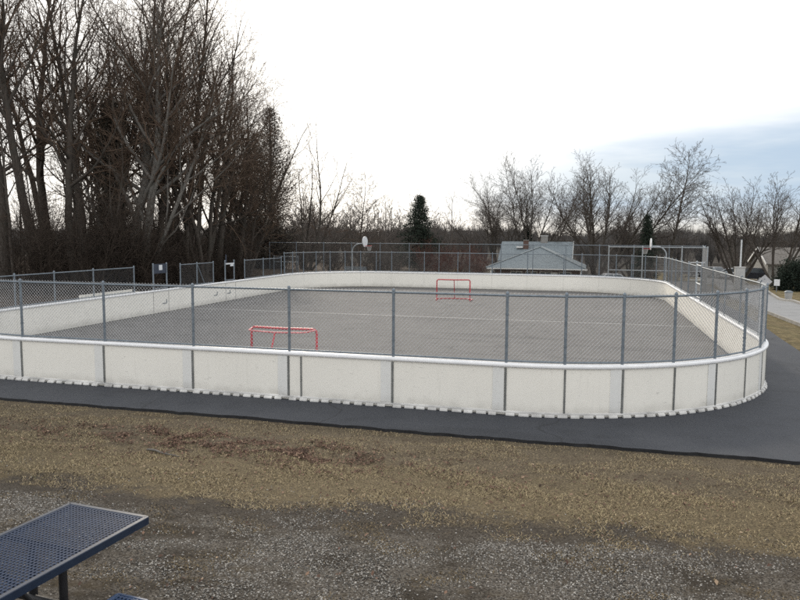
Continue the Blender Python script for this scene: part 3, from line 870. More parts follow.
def make_tree(name, seed, spec, label, group=None, bark_m='bark', twig_m='twig', cat='tree', split=2):
    pol = grow(seed, spec)
    root = thing(name, (0, 0, 0), label, cat, group)
    a = [p for p in pol if p[2] < split]; b = [p for p in pol if p[2] >= split]
    V, F_ = tubes(a, lambda k: (10, 7, 5, 4)[min(k, 3)]); np_mesh('trunk', V, F_, M[bark_m], root, smooth=True)
    V, F_ = tubes(b, lambda k: 4 if k <= 2 else 3); np_mesh('crown', V, F_, M[twig_m], root)
    return root

def lvl(**k): return k
def wood_spec(h, r, lean=(0, 0), limb=0.42, stems=None, rmin=0.007, up=0.05, t0=0.3, ang=38, twig=2.2, d2=1.55):
    return dict(rmin=rmin, stems=stems or [((0, 0), lean, h, r)], levels=[
        lvl(seg=0.9, wob=0.045, up=0.02, taper=0.88),
        lvl(seg=0.7, wob=0.10, up=up, taper=0.86, dens=0.95, t0=t0, ang=ang, angv=10, ratio=limb, fall=0.55, rr=0.55),
        lvl(seg=0.5, wob=0.12, up=0.05, taper=0.8, dens=d2, t0=0.15, ang=40, ratio=0.45, fall=0.5, rr=0.6, maxlen=4.0),
        lvl(seg=0.4, wob=0.14, up=0.03, taper=0.7, dens=twig, t0=0.12, ang=42, ratio=0.5, fall=0.4, rr=0.6, maxlen=2.0),
        lvl(seg=0.35, wob=0.16, up=0.02, taper=0.6, dens=2.6, t0=0.1, ang=42, ratio=0.55, fall=0.4, rr=0.7, maxlen=1.1, minseg=2)])
def fork_spec(trunk, h, spread, n, r, seed, rmin=0.008, twig=2.0, dens1=1.0, d2=1.9, t0=.16, limb=.42, up0=.035):
    """short bole dividing into n long rising leaders"""
    rg = np.random.default_rng(seed); st = []
    for k in range(n):
        a = 6.28 * k / n + rg.uniform(-.4, .4); s = spread * (rg.uniform(.45, 1.1) if n < 8 else (.12, .5, .85, .3, .7, 1.0, .2, .6, .9)[k % 9] * rg.uniform(.85, 1.1)); a = a if n < 8 else 2.4 * k + rg.uniform(-.3, .3)
        st.append(((0.10 * math.cos(a), 0.10 * math.sin(a)), (s * math.cos(a), s * math.sin(a)), h * rg.uniform(.82, 1.05), r * rg.uniform(.6, .9)))
    d = wood_spec(h, r, rmin=rmin, limb=limb, t0=t0, ang=34, twig=twig, d2=d2, stems=st)
    d['levels'][0] = lvl(seg=0.7, wob=0.05, up=up0, taper=0.9)
    d['levels'][1]['dens'] = dens1
    return d

def place(root, x, y, dz=0.0, rz=0.0, s=1.0, **kw):
    return copy_tree(root, (x, y, gz(x, y) + dz), rz, s, **kw)
def move(root, x, y, rz=0.0, s=1.0):
    root.location = (x, y, gz(x, y)); root.rotation_euler = (0, 0, rz); root.scale = (s,) * 3 if not isinstance(s, tuple) else s

WOOD = 'bare trees crowded in the wood left of the rink'
LW = 'bare leafless tree standing among the crowd in the wood left of the rink'
t1 = make_tree('bare_tree', 1, wood_spec(21, 0.36, (.02, .0), limb=.40), LW, WOOD)
t2 = make_tree('bare_tree', 2, wood_spec(22, 0.29, (-.03, .02), limb=.34, t0=.42, ang=33), LW, WOOD)
t3 = make_tree('bare_tree', 3, wood_spec(19, 0.26, (.05, .0), limb=.46, t0=.25), LW, WOOD)
t4 = make_tree('bare_tree', 4, wood_spec(20, 0.30, limb=.40, stems=[((0, 0), (-.08, .05), 20, .28), ((.5, .1), (.06, -.03), 21, .26)]), LW, WOOD)
t5 = make_tree('bare_tree', 5, wood_spec(17, 0.15, (.03, .03), limb=.40, t0=.35), LW, WOOD)
# the wide pale double-stemmed tree whose long limbs sweep to the right
t6 = make_tree('bare_tree', 6, wood_spec(20, 0.3, limb=.55, t0=.2, ang=36, up=.035, twig=1.7, stems=[((0, 0), (.03, 0), 20, .33), ((.75, .1), (.12, -.03), 19.5, .31), ((-.2, .1), (-.40, .05), 9.5, .13), ((.9, .0), (.42, -.05), 14, .17)]),
               'big pale-trunked double-stemmed tree at the wood edge, limbs fanning right', None, 'bark_pale')
move(t6, -27.4, 37.0, 0.25)
front = [(t1, -33.2, 33.5, .4, 1.0, 'thick dark trunk at the far left of the wood, leftmost in the photo'),
         (t2, -31.4, 34.2, 2.1, 1.03, 'tall slim tree second from the left edge, its crown leaving the top of the photo'),
         (t4, -29.9, 35.6, 1.0, .95, 'dark tree with two leaning stems, third from the left at the edge of the wood')]
used = set(); SAP = 'slender bare saplings between the trunks of the left wood'; BR = 'leafless brush growing low among the trees of the wood'
def push(x, y, s):
    # nothing of the wood grows inside the court: set it beyond the back fence
    if 44 < y < 67.8 and x > -.50 * y - 1.2:
        f = 68.6 / y; return x * f, y * f, (s * f if not isinstance(s, tuple) else s)
    return x, y, s
def use(root, x, y, rz, s, label, group=None):
    if group in (WOOD, SAP, BR): x, y, s = push(x, y, s)
    if root.name not in used:
        used.add(root.name); move(root, x, y, rz, s); root['label'] = label
        if group: root['group'] = group
        elif 'group' in root.keys(): del root['group']
        return root
    return place(root, x, y, 0, rz, s, label=label, group=group)
for (t, x, y, rz, s, lab) in front: use(t, x, y, rz, s, lab)
edge_trees = [(t3, -27.9, 41.0, .2, .95), (t5, -26.6, 42.4, 1.4, 1.05), (t2, -27.8, 44.5, 3.0, .95), (t1, -26.5, 46.3, 5.0, .80), (t3, -26.3, 49.0, 2.2, .78), (t5, -26.9, 50.5, 4.0, .86),
              (t5, -35.5, 36.0, 2.9, 1.1), (t1, -36.5, 41.0, 2.6, 1.0), (t2, -30.5, 42.5, 4.4, .98), (t4, -34.0, 45.5, 2.0, .9), (t5, -30.6, 47.5, .3, 1.1),
              (t3, -37.5, 49.0, 5.3, 1.0), (t2, -33.2, 51.5, 1.9, .9), (t1, -29.6, 53.5, 3.6, .75), (t5, -36.0, 55.5, 4.8, 1.0), (t2, -41.0, 46.0, .8, 1.0), (t3, -44.5, 52.0, 2.4, 1.0),
              (t5, -29.0, 57.5, 1.1, .82), (t3, -32.2, 61.0, 3.3, .72), (t1, -40.0, 60.0, 5.9, .85), (t2, -45.5, 61.0, 2.8, .9), (t5, -34.8, 66.0, 4.2, .8),
              (t3, -39.5, 38.5, 3.9, 1.0), (t5, -46.0, 56.0, 0.5, 1.0), (t3, -38.0, 72.0, 2.0, .7), (t5, -43.0, 76.0, 5.0, .75)]
for (t, x, y, rz, s) in edge_trees: use(t, x, y, rz, s, LW, WOOD)

SAP = 'slender bare saplings between the trunks of the left wood'
SAL = 'slender bare sapling between the larger trunks of the left wood'
s1 = make_tree('bare_sapling', 11, wood_spec(11, .07, limb=.36, t0=.2, ang=34, stems=[((0, 0), (.02, .02), 11, .07), ((.3, .2), (-.08, .03), 9, .055)]), SAL, SAP, 'bark', 'twig')
s2 = make_tree('bare_sapling', 12, wood_spec(13, .09, limb=.32, t0=.25, ang=32), SAL, SAP, 'bark', 'twig')
rs_ = random.Random(31)
for k in range(26):
    t = (k + .5) / 26; y = 31 + 34 * t + rs_.uniform(-2, 2)
    x = -25.8 - rs_.random() ** 1.1 * 16 - max(0, 37 - y) * .6 - max(0, y - 52) * .3
    use((s1, s2)[k % 2], x, y, rs_.uniform(0, 6.28), rs_.uniform(.8, 1.25), SAL, SAP)
s7 = fork_spec(2, 19.5, .42, 6, .26, 17, rmin=.008, twig=1.8, dens1=.85, d2=1.4)
t7 = make_tree('bare_tree', 17, s7, 'broad bare tree whose arching crown forms the right shoulder of the wood', None)
move(t7, -26.6, 44.2, .6)
place(t7, -26.2, 50.2, 0, 2.7, .74, label='smaller arching tree between the broad shoulder tree and the dark thicket')

# understorey brush
def brush_spec(seed, h, n, spread):
    rg = np.random.default_rng(seed)
    st = [((rg.normal(0, .5), rg.normal(0, .5)), (rg.normal(0, spread), rg.normal(0, spread)), h * rg.uniform(.5, 1.1), rg.uniform(.015, .035)) for _ in range(n)]
    return dict(rmin=0.006, stems=st, levels=[
        lvl(seg=0.5, wob=0.10, up=0.03, taper=0.8),
        lvl(seg=0.35, wob=0.14, up=0.04, taper=0.7, dens=3.2, t0=0.1, ang=42, ratio=0.42, fall=0.4, rr=0.6, maxlen=1.8),
        lvl(seg=0.3, wob=0.16, up=0.02, taper=0.6, dens=4.5, t0=0.1, ang=45, ratio=0.45, fall=0.4, rr=0.7, maxlen=0.9, minseg=2)])
BR = 'leafless brush growing low among the trees of the wood'
BL = 'tangled leafless understorey bush among the trunks of the left wood'
M['twig_dark'] = simple('dark_brush_twigs', (0.034, 0.027, 0.022), (0.08, 0.063, 0.051), 0.6, 0.95, spec=0.1)
b1 = make_tree('bare_bush', 21, brush_spec(21, 4.2, 22, .30), BL, BR, 'twig_dark', 'twig_dark', 'bush', 1)
b2 = make_tree('bare_bush', 22, brush_spec(22, 3.2, 26, .45), BL, BR, 'twig_dark', 'twig_dark', 'bush', 1)
b3 = make_tree('bare_bush', 23, brush_spec(23, 5.6, 20, .22), BL, BR, 'twig_dark', 'twig_dark', 'bush', 1)
rb = random.Random(5)
spots = []
for k in range(74):
    t = k / 73
    y = 29 + 42 * t + rb.uniform(-2, 2); x = -24.6 - rb.random() ** 1.3 * 17 - max(0, 36 - y) * .55 - max(0, y - 52) * .35
    spots.append((x, y))
for k, (x, y) in enumerate(spots): use((b1, b2, b3)[k % 3], x, y, rb.uniform(0, 6.28), rb.uniform(.75, 1.15), BL, BR)

# open-grown trees beyond the court
m1 = make_tree('bare_tree', 31, fork_spec(2, 15.8, .92, 9, .19, 31, rmin=.010, twig=2.5, dens1=1.5, d2=2.2, t0=.40, limb=.32, up0=.004), 'wide bare tree left of the low grey-roofed house, its stems spreading like a fan', None, 'bark', 'twig_grey')
move(m1, -9.4, 113.0, .4, 1.2)
m2 = make_tree('bare_tree', 32, fork_spec(2, 17.0, .88, 9, .28, 36, rmin=.010, twig=2.5, dens1=1.5, d2=2.2, t0=.40, limb=.32, up0=.004), 'broad bare tree with several thick rising limbs right of the grey-roofed house', None, 'bark', 'twig_grey')
move(m2, 1.35, 89.5, 1.2, (1.05, 1.05, .97))
m3 = make_tree('bare_tree', 33, dict(rmin=.013, stems=[((0, 0), (0, 0), 16.4, .23)], levels=[
        lvl(seg=0.9, wob=0.022, up=0.03, taper=0.9),
        lvl(seg=0.6, wob=0.12, up=0.03, taper=0.86, dens=2.8, t0=0.26, ang=62, ratio=.27, fall=.3, rr=.42),
        lvl(seg=0.45, wob=0.13, up=0.04, taper=0.8, dens=2.4, t0=0.15, ang=42, ratio=0.5, fall=0.5, rr=0.6, maxlen=2.4),
        lvl(seg=0.4, wob=0.15, up=0.03, taper=0.7, dens=2.4, t0=0.15, ang=42, ratio=0.5, fall=0.4, rr=0.65, maxlen=1.4),
        lvl(seg=0.35, wob=0.16, up=0.02, taper=0.6, dens=2.4, t0=0.15, ang=42, ratio=0.5, fall=0.4, rr=0.7, maxlen=0.8, minseg=2)]),
        'tallest slender bare tree with one straight trunk, standing alone against the blue sky', None, 'bark', 'twig_grey')
move(m3, 9.0, 85.0, .8, (.95, .95, .91))
m4 = make_tree('bare_tree', 34, fork_spec(2, 12.2, .85, 8, .18, 34, rmin=.010, twig=2.6, dens1=1.7, d2=2.1, t0=.38, limb=.35, up0=.006), 'bare tree left of the pair on the far right, behind the grey cabinet', None, 'bark', 'twig_grey')
move(m4, 16.4, 86.0, .4, (1.0, 1.0, .93))
place(m4, 18.9, 80.5, 0, 2.2, (1, 1, .92), label='rightmost bare tree, rising behind the dark green hedge')
place(m1, -14.6, 117.0, 0, 2.6, .98, label='bare tree behind the left side of the wide fan-shaped tree')
place(m2, 5.6, 96.0, 0, 2.9, .5, label='smaller bare tree half hidden between the broad tree and the slender one')
# the multi-stemmed tree leaning right at the end of the wood
m5 = make_tree('bare_tree', 35, wood_spec(12, .16, limb=.42, t0=.2, ang=36, rmin=.009, stems=[((0, 0), (.10, 0), 10.5, .13), ((.3, .1), (.34, -.02), 12.5, .15), ((.2, -.2), (.55, .05), 11, .12), ((-.2, 0), (-.05, .1), 10, .11), ((.4, 0), (.85, -.05), 9, .10)]),
               'many-stemmed bare tree leaning right, beside the tall dark thicket of the wood')
move(m5, -29.2, 69.4, .15, 1.14)
place(m3, -24.3, 73.0, 0, .3, .62, label='slim bare tree above the left basketball hoop, left of the evergreen')
place(m5, -22.6, 68.0, 0, .5, .52, label='low spreading bare tree between the leaning tree and the left hoop')

# background trees
FB = 'small bare trees in the hazy background behind the court'
FL = 'small distant bare tree in the row beyond the basketball court'
f1 = make_tree('distant_tree', 41, dict(rmin=.018, stems=fork_spec(2, 9, .36, 4, .13, 41)['stems'], levels=fork_spec(2, 9, .36, 4, .13, 41, twig=1.6)['levels'][:4]), FL, FB, 'twig_grey', 'twig_grey')
f2 = make_tree('distant_tree', 42, dict(rmin=.018, stems=[((0, 0), (0, 0), 10, .14)], levels=wood_spec(10, .14)['levels'][:4]), FL, FB, 'twig_grey', 'twig_grey')
f3 = make_tree('distant_tree', 43, dict(rmin=.018, stems=fork_spec(2, 8, .3, 5, .11, 43)['stems'], levels=fork_spec(2, 8, .3, 5, .11, 43)['levels'][:4]), FL, FB, 'twig_grey', 'twig_grey')
rf_ = random.Random(9)
for k in range(96):
    d = rf_.uniform(118, 170)
    t = rf_.random() ** 1.7
    px = 300 + 480 * t
    a = math.atan((px - 400) / 696) - 0.2632
    s = rf_.uniform(.75, 1.2) * (1.12 if px < 470 else .62)
    use((f1, f2, f3)[k % 3], d * math.sin(a), d * math.cos(a), rf_.uniform(0, 6.28), s * d / 130, FL, FB)

# red-brown bushes beyond the court
RBG = 'reddish brown bushes behind the court fence'
RBL = 'reddish brown leafless bush behind the court fence, right of the evergreen'
r1 = make_tree('red_bush', 51, brush_spec(51, 4.2, 26, .30), RBL, RBG, 'twig_red', 'twig_red', 'bush', 1)
for k, (x, y, s) in enumerate([(-20.0, 88, 1.05), (-17.6, 86.5, 1.0), (-16.0, 90, 1.1), (-13.8, 87, 1.05), (-18.8, 92, 1.0), (-14.8, 93, 1.15)]): use(r1, x, y, k * 1.1, (s, s, s), RBL, RBG)
BBG = 'grey brown brush along the back of the court'
BBL = 'grey brown leafless brush along the back of the court fence'
g1 = make_tree('bare_bush', 61, brush_spec(61, 3.6, 20, .35), BBL, BBG, 'twig_grey', 'twig_grey', 'bush', 1)
for k in range(26):
    x = -40 + k * 1.9 + rf_.uniform(-.8, .8)
    if -12.5 < x < 1.0: y = rf_.uniform(108, 114)
    else: y = rf_.uniform(70, 80)
    sc_ = 1.15 if x < -18 else .7
    use(g1, x, y, rf_.uniform(0, 6.28), sc_ * rf_.uniform(.8, 1.1), BBL, BBG)

# evergreens: drooping whorled boughs carrying many small needle sprays
def conifer(name, seed, h, rad, label, n_br=130, per=90, mat='needle', group=None, shape=1.0, spray=.22, low=.04, droop=.25, bark_m='bark', cat='evergreen tree'):
    rg = np.random.default_rng(seed); root = thing(name, (0, 0, 0), label, cat, group)
    pol = [(np.array([[0, 0, -.2], [.02, .01, h * .4], [0, .02, h * .75], [.01, 0, h]]), np.array([h * .016, h * .012, h * .007, .015]), 0)]
    C = []
    for k in range(n_br):
        t = low + (1 - low) * (k + rg.uniform(0, 1)) / n_br; z = t * h
        L = rad * (1 - t) ** shape * rg.uniform(.45, 1.15) + .12; a = k * 2.4 + rg.uniform(-.4, .4)
        s = np.linspace(0, 1, 6)
        up = .25 * L * s - droop * L * s ** 2
        pts = np.stack([np.cos(a) * L * s, np.sin(a) * L * s, z + up], -1)
        pol.append((pts, np.linspace(.03, .008, 6), 2))
        m = int(per * (.35 + L / rad))
        f = rg.uniform(.12, 1, m) ** .8
        q = np.stack([np.interp(f, s, pts[:, i]) for i in range(3)], -1) + rg.normal(0, .13 + .05 * rad / 2, (m, 3)) * np.array([1, 1, .55])
        C.append(q)
    V, F_ = tubes(pol, lambda k: 7 if k == 0 else 3); np_mesh('trunk', V, F_, M[bark_m], root)
    q = np.concatenate(C); m = len(q)
    d = rg.normal(0, 1, (m, 3)); d[:, 2] -= .2; d /= np.linalg.norm(d, axis=1, keepdims=True)
    e = np.cross(d, rg.normal(0, 1, (m, 3))); e /= np.linalg.norm(e, axis=1, keepdims=True)
    ln = rg.uniform(.6, 1.3, (m, 1)) * spray
    V = np.stack([q - e * ln * .2, q + e * ln * .2, q + d * ln], 1).reshape(-1, 3)
    np_mesh('crown', V, np.arange(m * 3).reshape(-1, 3), M[mat], root, tint=np.repeat(rg.beta(2, 2.5, m), 3))
    return root
c1 = conifer('evergreen_tree', 71, 10.2, 4.4, 'dark evergreen tree with a pointed top rising above the middle of the court fence', 210, 95, shape=.75, spray=.26)
move(c1, -22.3, 93.0)
c2 = conifer('evergreen_tree', 72, 8.3, 2.3, 'narrow dark evergreen behind the right-hand basketball hoop, under the slender tree', 110, 100)
move(c2, 6.3, 82.5)
place(c2, -9.6, 115.5, 0, 1.0, (1.2, 1.2, 1.0), label='small dark evergreen rising behind the grey roof, below the fan-shaped tree')
c3 = conifer('dense_thicket_tree', 73, 13.2, 3.0, 'tall dense dark thicket tree closing the right end of the wood', 420, 34, 'ivy', None, .5, .17, .02, -.1)
move(c3, -32.7, 68.4, 0, 1.27)
place(c3, -34.6, 68.6, 0, 1.9, (1.0, 1.0, 1.08), label='dense dark thicket tree just left of the tallest thicket tree')
c4 = conifer('vine_covered_tree', 74, 11.5, 1.5, 'dark column of vine-covered trunk behind the long left fence section', 210, 60, 'ivy', None, .5, .24, .02, .1)
move(c4, -29.6, 38.6)
place(c4, -30.9, 40.5, 0, 2.0, (.9, .9, 1.05), label='taller vine-covered dark trunk left of the pale double-stemmed tree')
# thin twigs mixed through the thicket

# round hedge on the right
def leafy(name, seed, sx, sy, sz, label, n=9000, mat='needle', leaf=.13, group=None):
    rg = np.random.default_rng(seed); root = thing(name, (0, 0, 0), label, 'hedge', group)
    pol = []
    for k in range(14):
        a = rg.uniform(0, 6.28); e = rg.uniform(.3, .95); s = np.linspace(0, 1, 5)[:, None]
        end = np.array([math.cos(a) * sx * e * .8, math.sin(a) * sy * e * .8, sz * rg.uniform(.5, .9)])
        pol.append((np.array([[0, 0, -.1]]) + s * end + rg.normal(0, .04, (5, 3)) * s, np.linspace(.05, .01, 5), 2))
    V, F_ = tubes(pol, lambda k: 4); np_mesh('stems', V, F_, M['twig'], root)
    # clumps on an uneven dome
    nc = 150; cl = rg.normal(0, 1, (nc, 3)); cl[:, 2] = np.abs(cl[:, 2]); cl /= np.linalg.norm(cl, axis=1, keepdims=True)
    cl *= rg.uniform(.55, 1.0, (nc, 1)); cl[:, 2] = np.clip(cl[:, 2], .08, 1)
    k = rg.integers(0, nc, n); q = cl[k] + rg.normal(0, .085, (n, 3)); q *= np.array([sx, sy, sz]); q[:, 2] = np.maximum(q[:, 2], .03)
    d = rg.normal(0, 1, (n, 3)); d /= np.linalg.norm(d, axis=1, keepdims=True)
    e = np.cross(d, rg.normal(0, 1, (n, 3))); e /= np.linalg.norm(e, axis=1, keepdims=True)
    ln = rg.uniform(.6, 1.4, (n, 1)) * leaf
    V = np.stack([q, q + d * ln * .5 + e * ln * .3, q + d * ln, q + d * ln * .5 - e * ln * .3], 1).reshape(-1, 4, 3).reshape(-1, 3)
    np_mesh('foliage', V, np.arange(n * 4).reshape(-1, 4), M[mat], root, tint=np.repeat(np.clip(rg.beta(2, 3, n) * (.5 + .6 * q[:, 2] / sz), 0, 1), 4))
    return root
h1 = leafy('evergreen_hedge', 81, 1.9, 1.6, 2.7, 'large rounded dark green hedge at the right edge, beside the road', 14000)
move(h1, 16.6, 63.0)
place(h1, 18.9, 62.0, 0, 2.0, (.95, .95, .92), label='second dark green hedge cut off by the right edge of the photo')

# far-off wood: one hazy mass of twiggy crowns
def far_wood():
    rg = np.random.default_rng(91); Vs = []; nC = 2600
    az = rg.uniform(-1.15, .75, nC); d = 170 + 300 * rg.random(nC) ** .8
    x = d * np.sin(az); y = d * np.cos(az); z = terrain(x, y)
    hh = rg.uniform(6.5, 10.5, nC) * (1 + .12 * np.sin(az * 23) + .08 * np.sin(az * 51 + 1)) * np.where(az < -.55, .75, 1)
    per = 70
    for i in range(nC):
        b = np.array([x[i], y[i], z[i]])
        t = rg.uniform(0.0, 1, per); a = rg.uniform(0, 6.28, per); sp = rg.uniform(.05, .32, per) * hh[i]
        root_ = b + np.stack([np.cos(a) * sp * t * .5, np.sin(a) * sp * t * .5, t * hh[i] * .55], -1)
        tip = root_ + np.stack([np.cos(a) * sp * .6, np.sin(a) * sp * .6, rg.uniform(.25, .5, per) * hh[i]], -1)
        w = np.stack([np.cos(a + 1.57), np.sin(a + 1.57), np.zeros(per)], -1) * rg.uniform(.06, .2, (per, 1))
        Vs.append(np.stack([root_ - w, root_ + w, tip], 1).reshape(-1, 3))
    V = np.concatenate(Vs)
    return np_mesh('distant_wood', V, np.arange(len(V)).reshape(-1, 3), M['haze_twig'])
M['haze_twig'] = simple('hazy_far_twigs', (0.075, 0.07, 0.066), (0.13, 0.122, 0.115), 0.02, 1.0, spec=0.0)
tag(far_wood(), 'far-off bare woodland along the skyline', 'wood', kind='stuff')

# ------------------------------------------------------------------ houses
def house_low():
    z0 = gz(-6, 86) - .05
    h_ = thing('house', (-6, 88, z0), 'low brown house under a grey hipped roof with white porch posts, behind the court', 'house')
    x0, x1, y0, y1 = -11.9, -0.2, 84.2, 97.0; ez = -0.14; az = 2.3; xm = -5.9
    mb = MB(); mb.box((xm, (y0 + y1) / 2 + .9, (z0 + ez) / 2 - .02), (10.0, y1 - y0 - 1.2, ez - z0)); w_ = build('wall', mb, M['brick'], h_)
    mb = MB(); a, b = Vector((xm, y0 + 5.6, az)), Vector((xm, y1 - 1, az))
    q = [Vector((x0, y0, ez)), Vector((x1, y0, ez)), Vector((x1, y1, ez)), Vector((x0, y1, ez))]
    mb.add([*q, a, b], [(0, 1, 4), (1, 2, 5, 4), (2, 3, 5), (3, 0, 4, 5)])
    mb.add([v - Vector((0, 0, .16)) for v in q] + q, [(3, 2, 1, 0), (0, 1, 5, 4), (1, 2, 6, 5), (2, 3, 7, 6), (3, 0, 4, 7)])
    rf = build('roof', mb, M['shingle'], h_)
    mb = MB()
    for k in range(2):
        s = q[k]; e = a; mb.bar(s + Vector((0, 0, .05)), e + Vector((0, 0, .05)), .2, .07)
    build('ridge_cap', mb, M['shingle'], rf)
    mb = MB(); mb.box((xm, y0 - .02, ez - .09), (x1 - x0 + .04, .05, .12)); build('gutter', mb, M['trim'], rf)
    for xx in (x0 + .55, x1 - .55):
        mb = MB(); mb.box((xx, y0 + .35, (z0 + ez - .16) / 2), (.16, .16, ez - .16 - z0)); build('porch_post', mb, M['trim'], h_)
    for xx in (-8.4, -6.6, -4.9, -2.6):
        mb = MB(); mb.box((xx, y0 + 1.48, -1.15), (1.45, .06, 1.15)); f_ = build('window', mb, M['trim'], h_)
        for k in (-1, 1):
            mb = MB(); mb.box((xx + k * .34, y0 + 1.44, -1.15), (.58, .04, .98)); build('pane', mb, M['glass'], f_)
    mb = MB(); mb.box((-0.95 - 3.0, y0 + 1.46, -1.65), (.95, .06, 2.0)); build('door', mb, M['trim'], h_)
house_low()
def house_long():
    z0 = gz(-7, 104) - .05
    h_ = thing('house', (-7.4, 106, z0), 'longer grey-roofed house behind the hipped one, with two chimneys on its roof', 'house')
    x0, x1, yf, yr = -12.9, -2.2, 103.2, 108.4; ez = 0.1; rz2 = 2.85
    mb = MB(); mb.box(((x0 + x1) / 2, yr, (z0 + ez) / 2), (x1 - x0 - .8, (yr - yf) * 2 - .9, ez - z0)); build('wall', mb, M['siding'], h_)
    mb = MB(); vs = []
    for xx in (x0, x1): vs += [(xx, yf, ez), (xx, yr, rz2), (xx, 2 * yr - yf, ez), (xx, 2 * yr - yf, ez - .15), (xx, yr, rz2 - .17), (xx, yf, ez - .15)]
    mb.add(vs, [(0, 6, 7, 1), (1, 7, 8, 2), (2, 8, 9, 3), (3, 9, 10, 4), (4, 10, 11, 5), (5, 11, 6, 0), (0, 1, 4, 5), (1, 2, 3, 4), (6, 11, 10, 7), (7, 10, 9, 8)])
    rf = build('roof', mb, M['shingle'], h_)
    mb = MB(); mb.bar((x1 + .03, yf, ez - .02), (x1 + .03, yr, rz2 - .02), .06, .24); build('rake_trim', mb, M['trim'], rf)
    for xx in (x0 + .45, x1 - .45):
        mb = MB(); mb.poly([(xx, yf + .5, ez), (xx, yr, rz2 - .2), (xx, 2 * yr - yf - .5, ez)]); build('gable', mb, M['siding'], h_)
    mb = MB(); mb.box((-9.1, 106.6, 2.35), (.75, .7, 1.4)); c_ = build('chimney', mb, M['brick'], rf)
    mb = MB(); mb.box((-9.1, 106.6, 3.08), (.85, .8, .08)); build('cap', mb, M['concrete'], c_)
    mb = MB(); mb.box((-6.5, 108.4, 3.05), (1.0, .8, 1.3)); c_ = build('chimney', mb, M['concrete'], rf)
    mb = MB(); mb.box((-6.5, 108.4, 3.74), (1.1, .9, .08)); build('cap', mb, M['trim'], c_)
    mb = MB(); mb.box((-10.0, 106.3, 2.02), (.95, .7, .22)); build('skylight', mb, M['trim'], rf)
    for xx in (-11.4, -4.4):
        mb = MB(); mb.box((xx, yf + .42, -.9), (1.2, .06, 1.1)); f_ = build('window', mb, M['trim'], h_)
        mb = MB(); mb.box((xx, yf + .38, -.9), (1.0, .04, .92)); build('pane', mb, M['glass'], f_)
house_long()
def house_right():
    z0 = gz(24, 91) - .05
    h_ = thing('house', (24, 93, z0), 'pale tan-roofed house partly hidden behind bare trees and hedge on the right', 'house')
    x0, x1, y0, y1 = 20.2, 31.0, 89.0, 98.0; ez = .7; rt = 2.5; ym = 93.5
    mb = MB(); mb.box(((x0 + x1) / 2, ym, (z0 + ez) / 2), (x1 - x0, y1 - y0 - .4, ez - z0)); build('wall', mb, M['siding'], h_)
    mb = MB(); vs = []
    for xx in (x0 - .3, x1 + .3): vs += [(xx, y0 - .3, ez - .05), (xx, ym, rt), (xx, y1 + .3, ez - .05), (xx, y1 + .3, ez - .2), (xx, ym, rt - .17), (xx, y0 - .3, ez - .2)]
    mb.add(vs, [(0, 6, 7, 1), (1, 7, 8, 2), (2, 8, 9, 3), (3, 9, 10, 4), (4, 10, 11, 5), (5, 11, 6, 0), (0, 1, 4, 5), (1, 2, 3, 4), (6, 11, 10, 7), (7, 10, 9, 8)])
    rf = build('roof', mb, M['tan_roof'], h_)
    mb = MB(); mb.bar((x0 - .33, y0 - .3, ez - .12), (x0 - .33, ym, rt - .07), .06, .22); mb.bar((x0 - .33, y1 + .3, ez - .12), (x0 - .33, ym + .01, rt - .07), .06, .22); build('rake_trim', mb, M['trim'], rf)
    mb = MB(); mb.poly([(x0, y0 + .2, ez - .02), (x0, ym, rt - .2), (x0, y1 - .2, ez - .02)]); build('gable', mb, M['siding'], h_)
    for xx in (22.2, 25, 28):
        mb = MB(); mb.box((xx, y0 + .18, -.4), (1.2, .06, 1.1)); f_ = build('window', mb, M['trim'], h_)
        mb = MB(); mb.box((xx, y0 + .14, -.4), (1.0, .04, .92)); build('pane', mb, M['glass'], f_)
house_right()

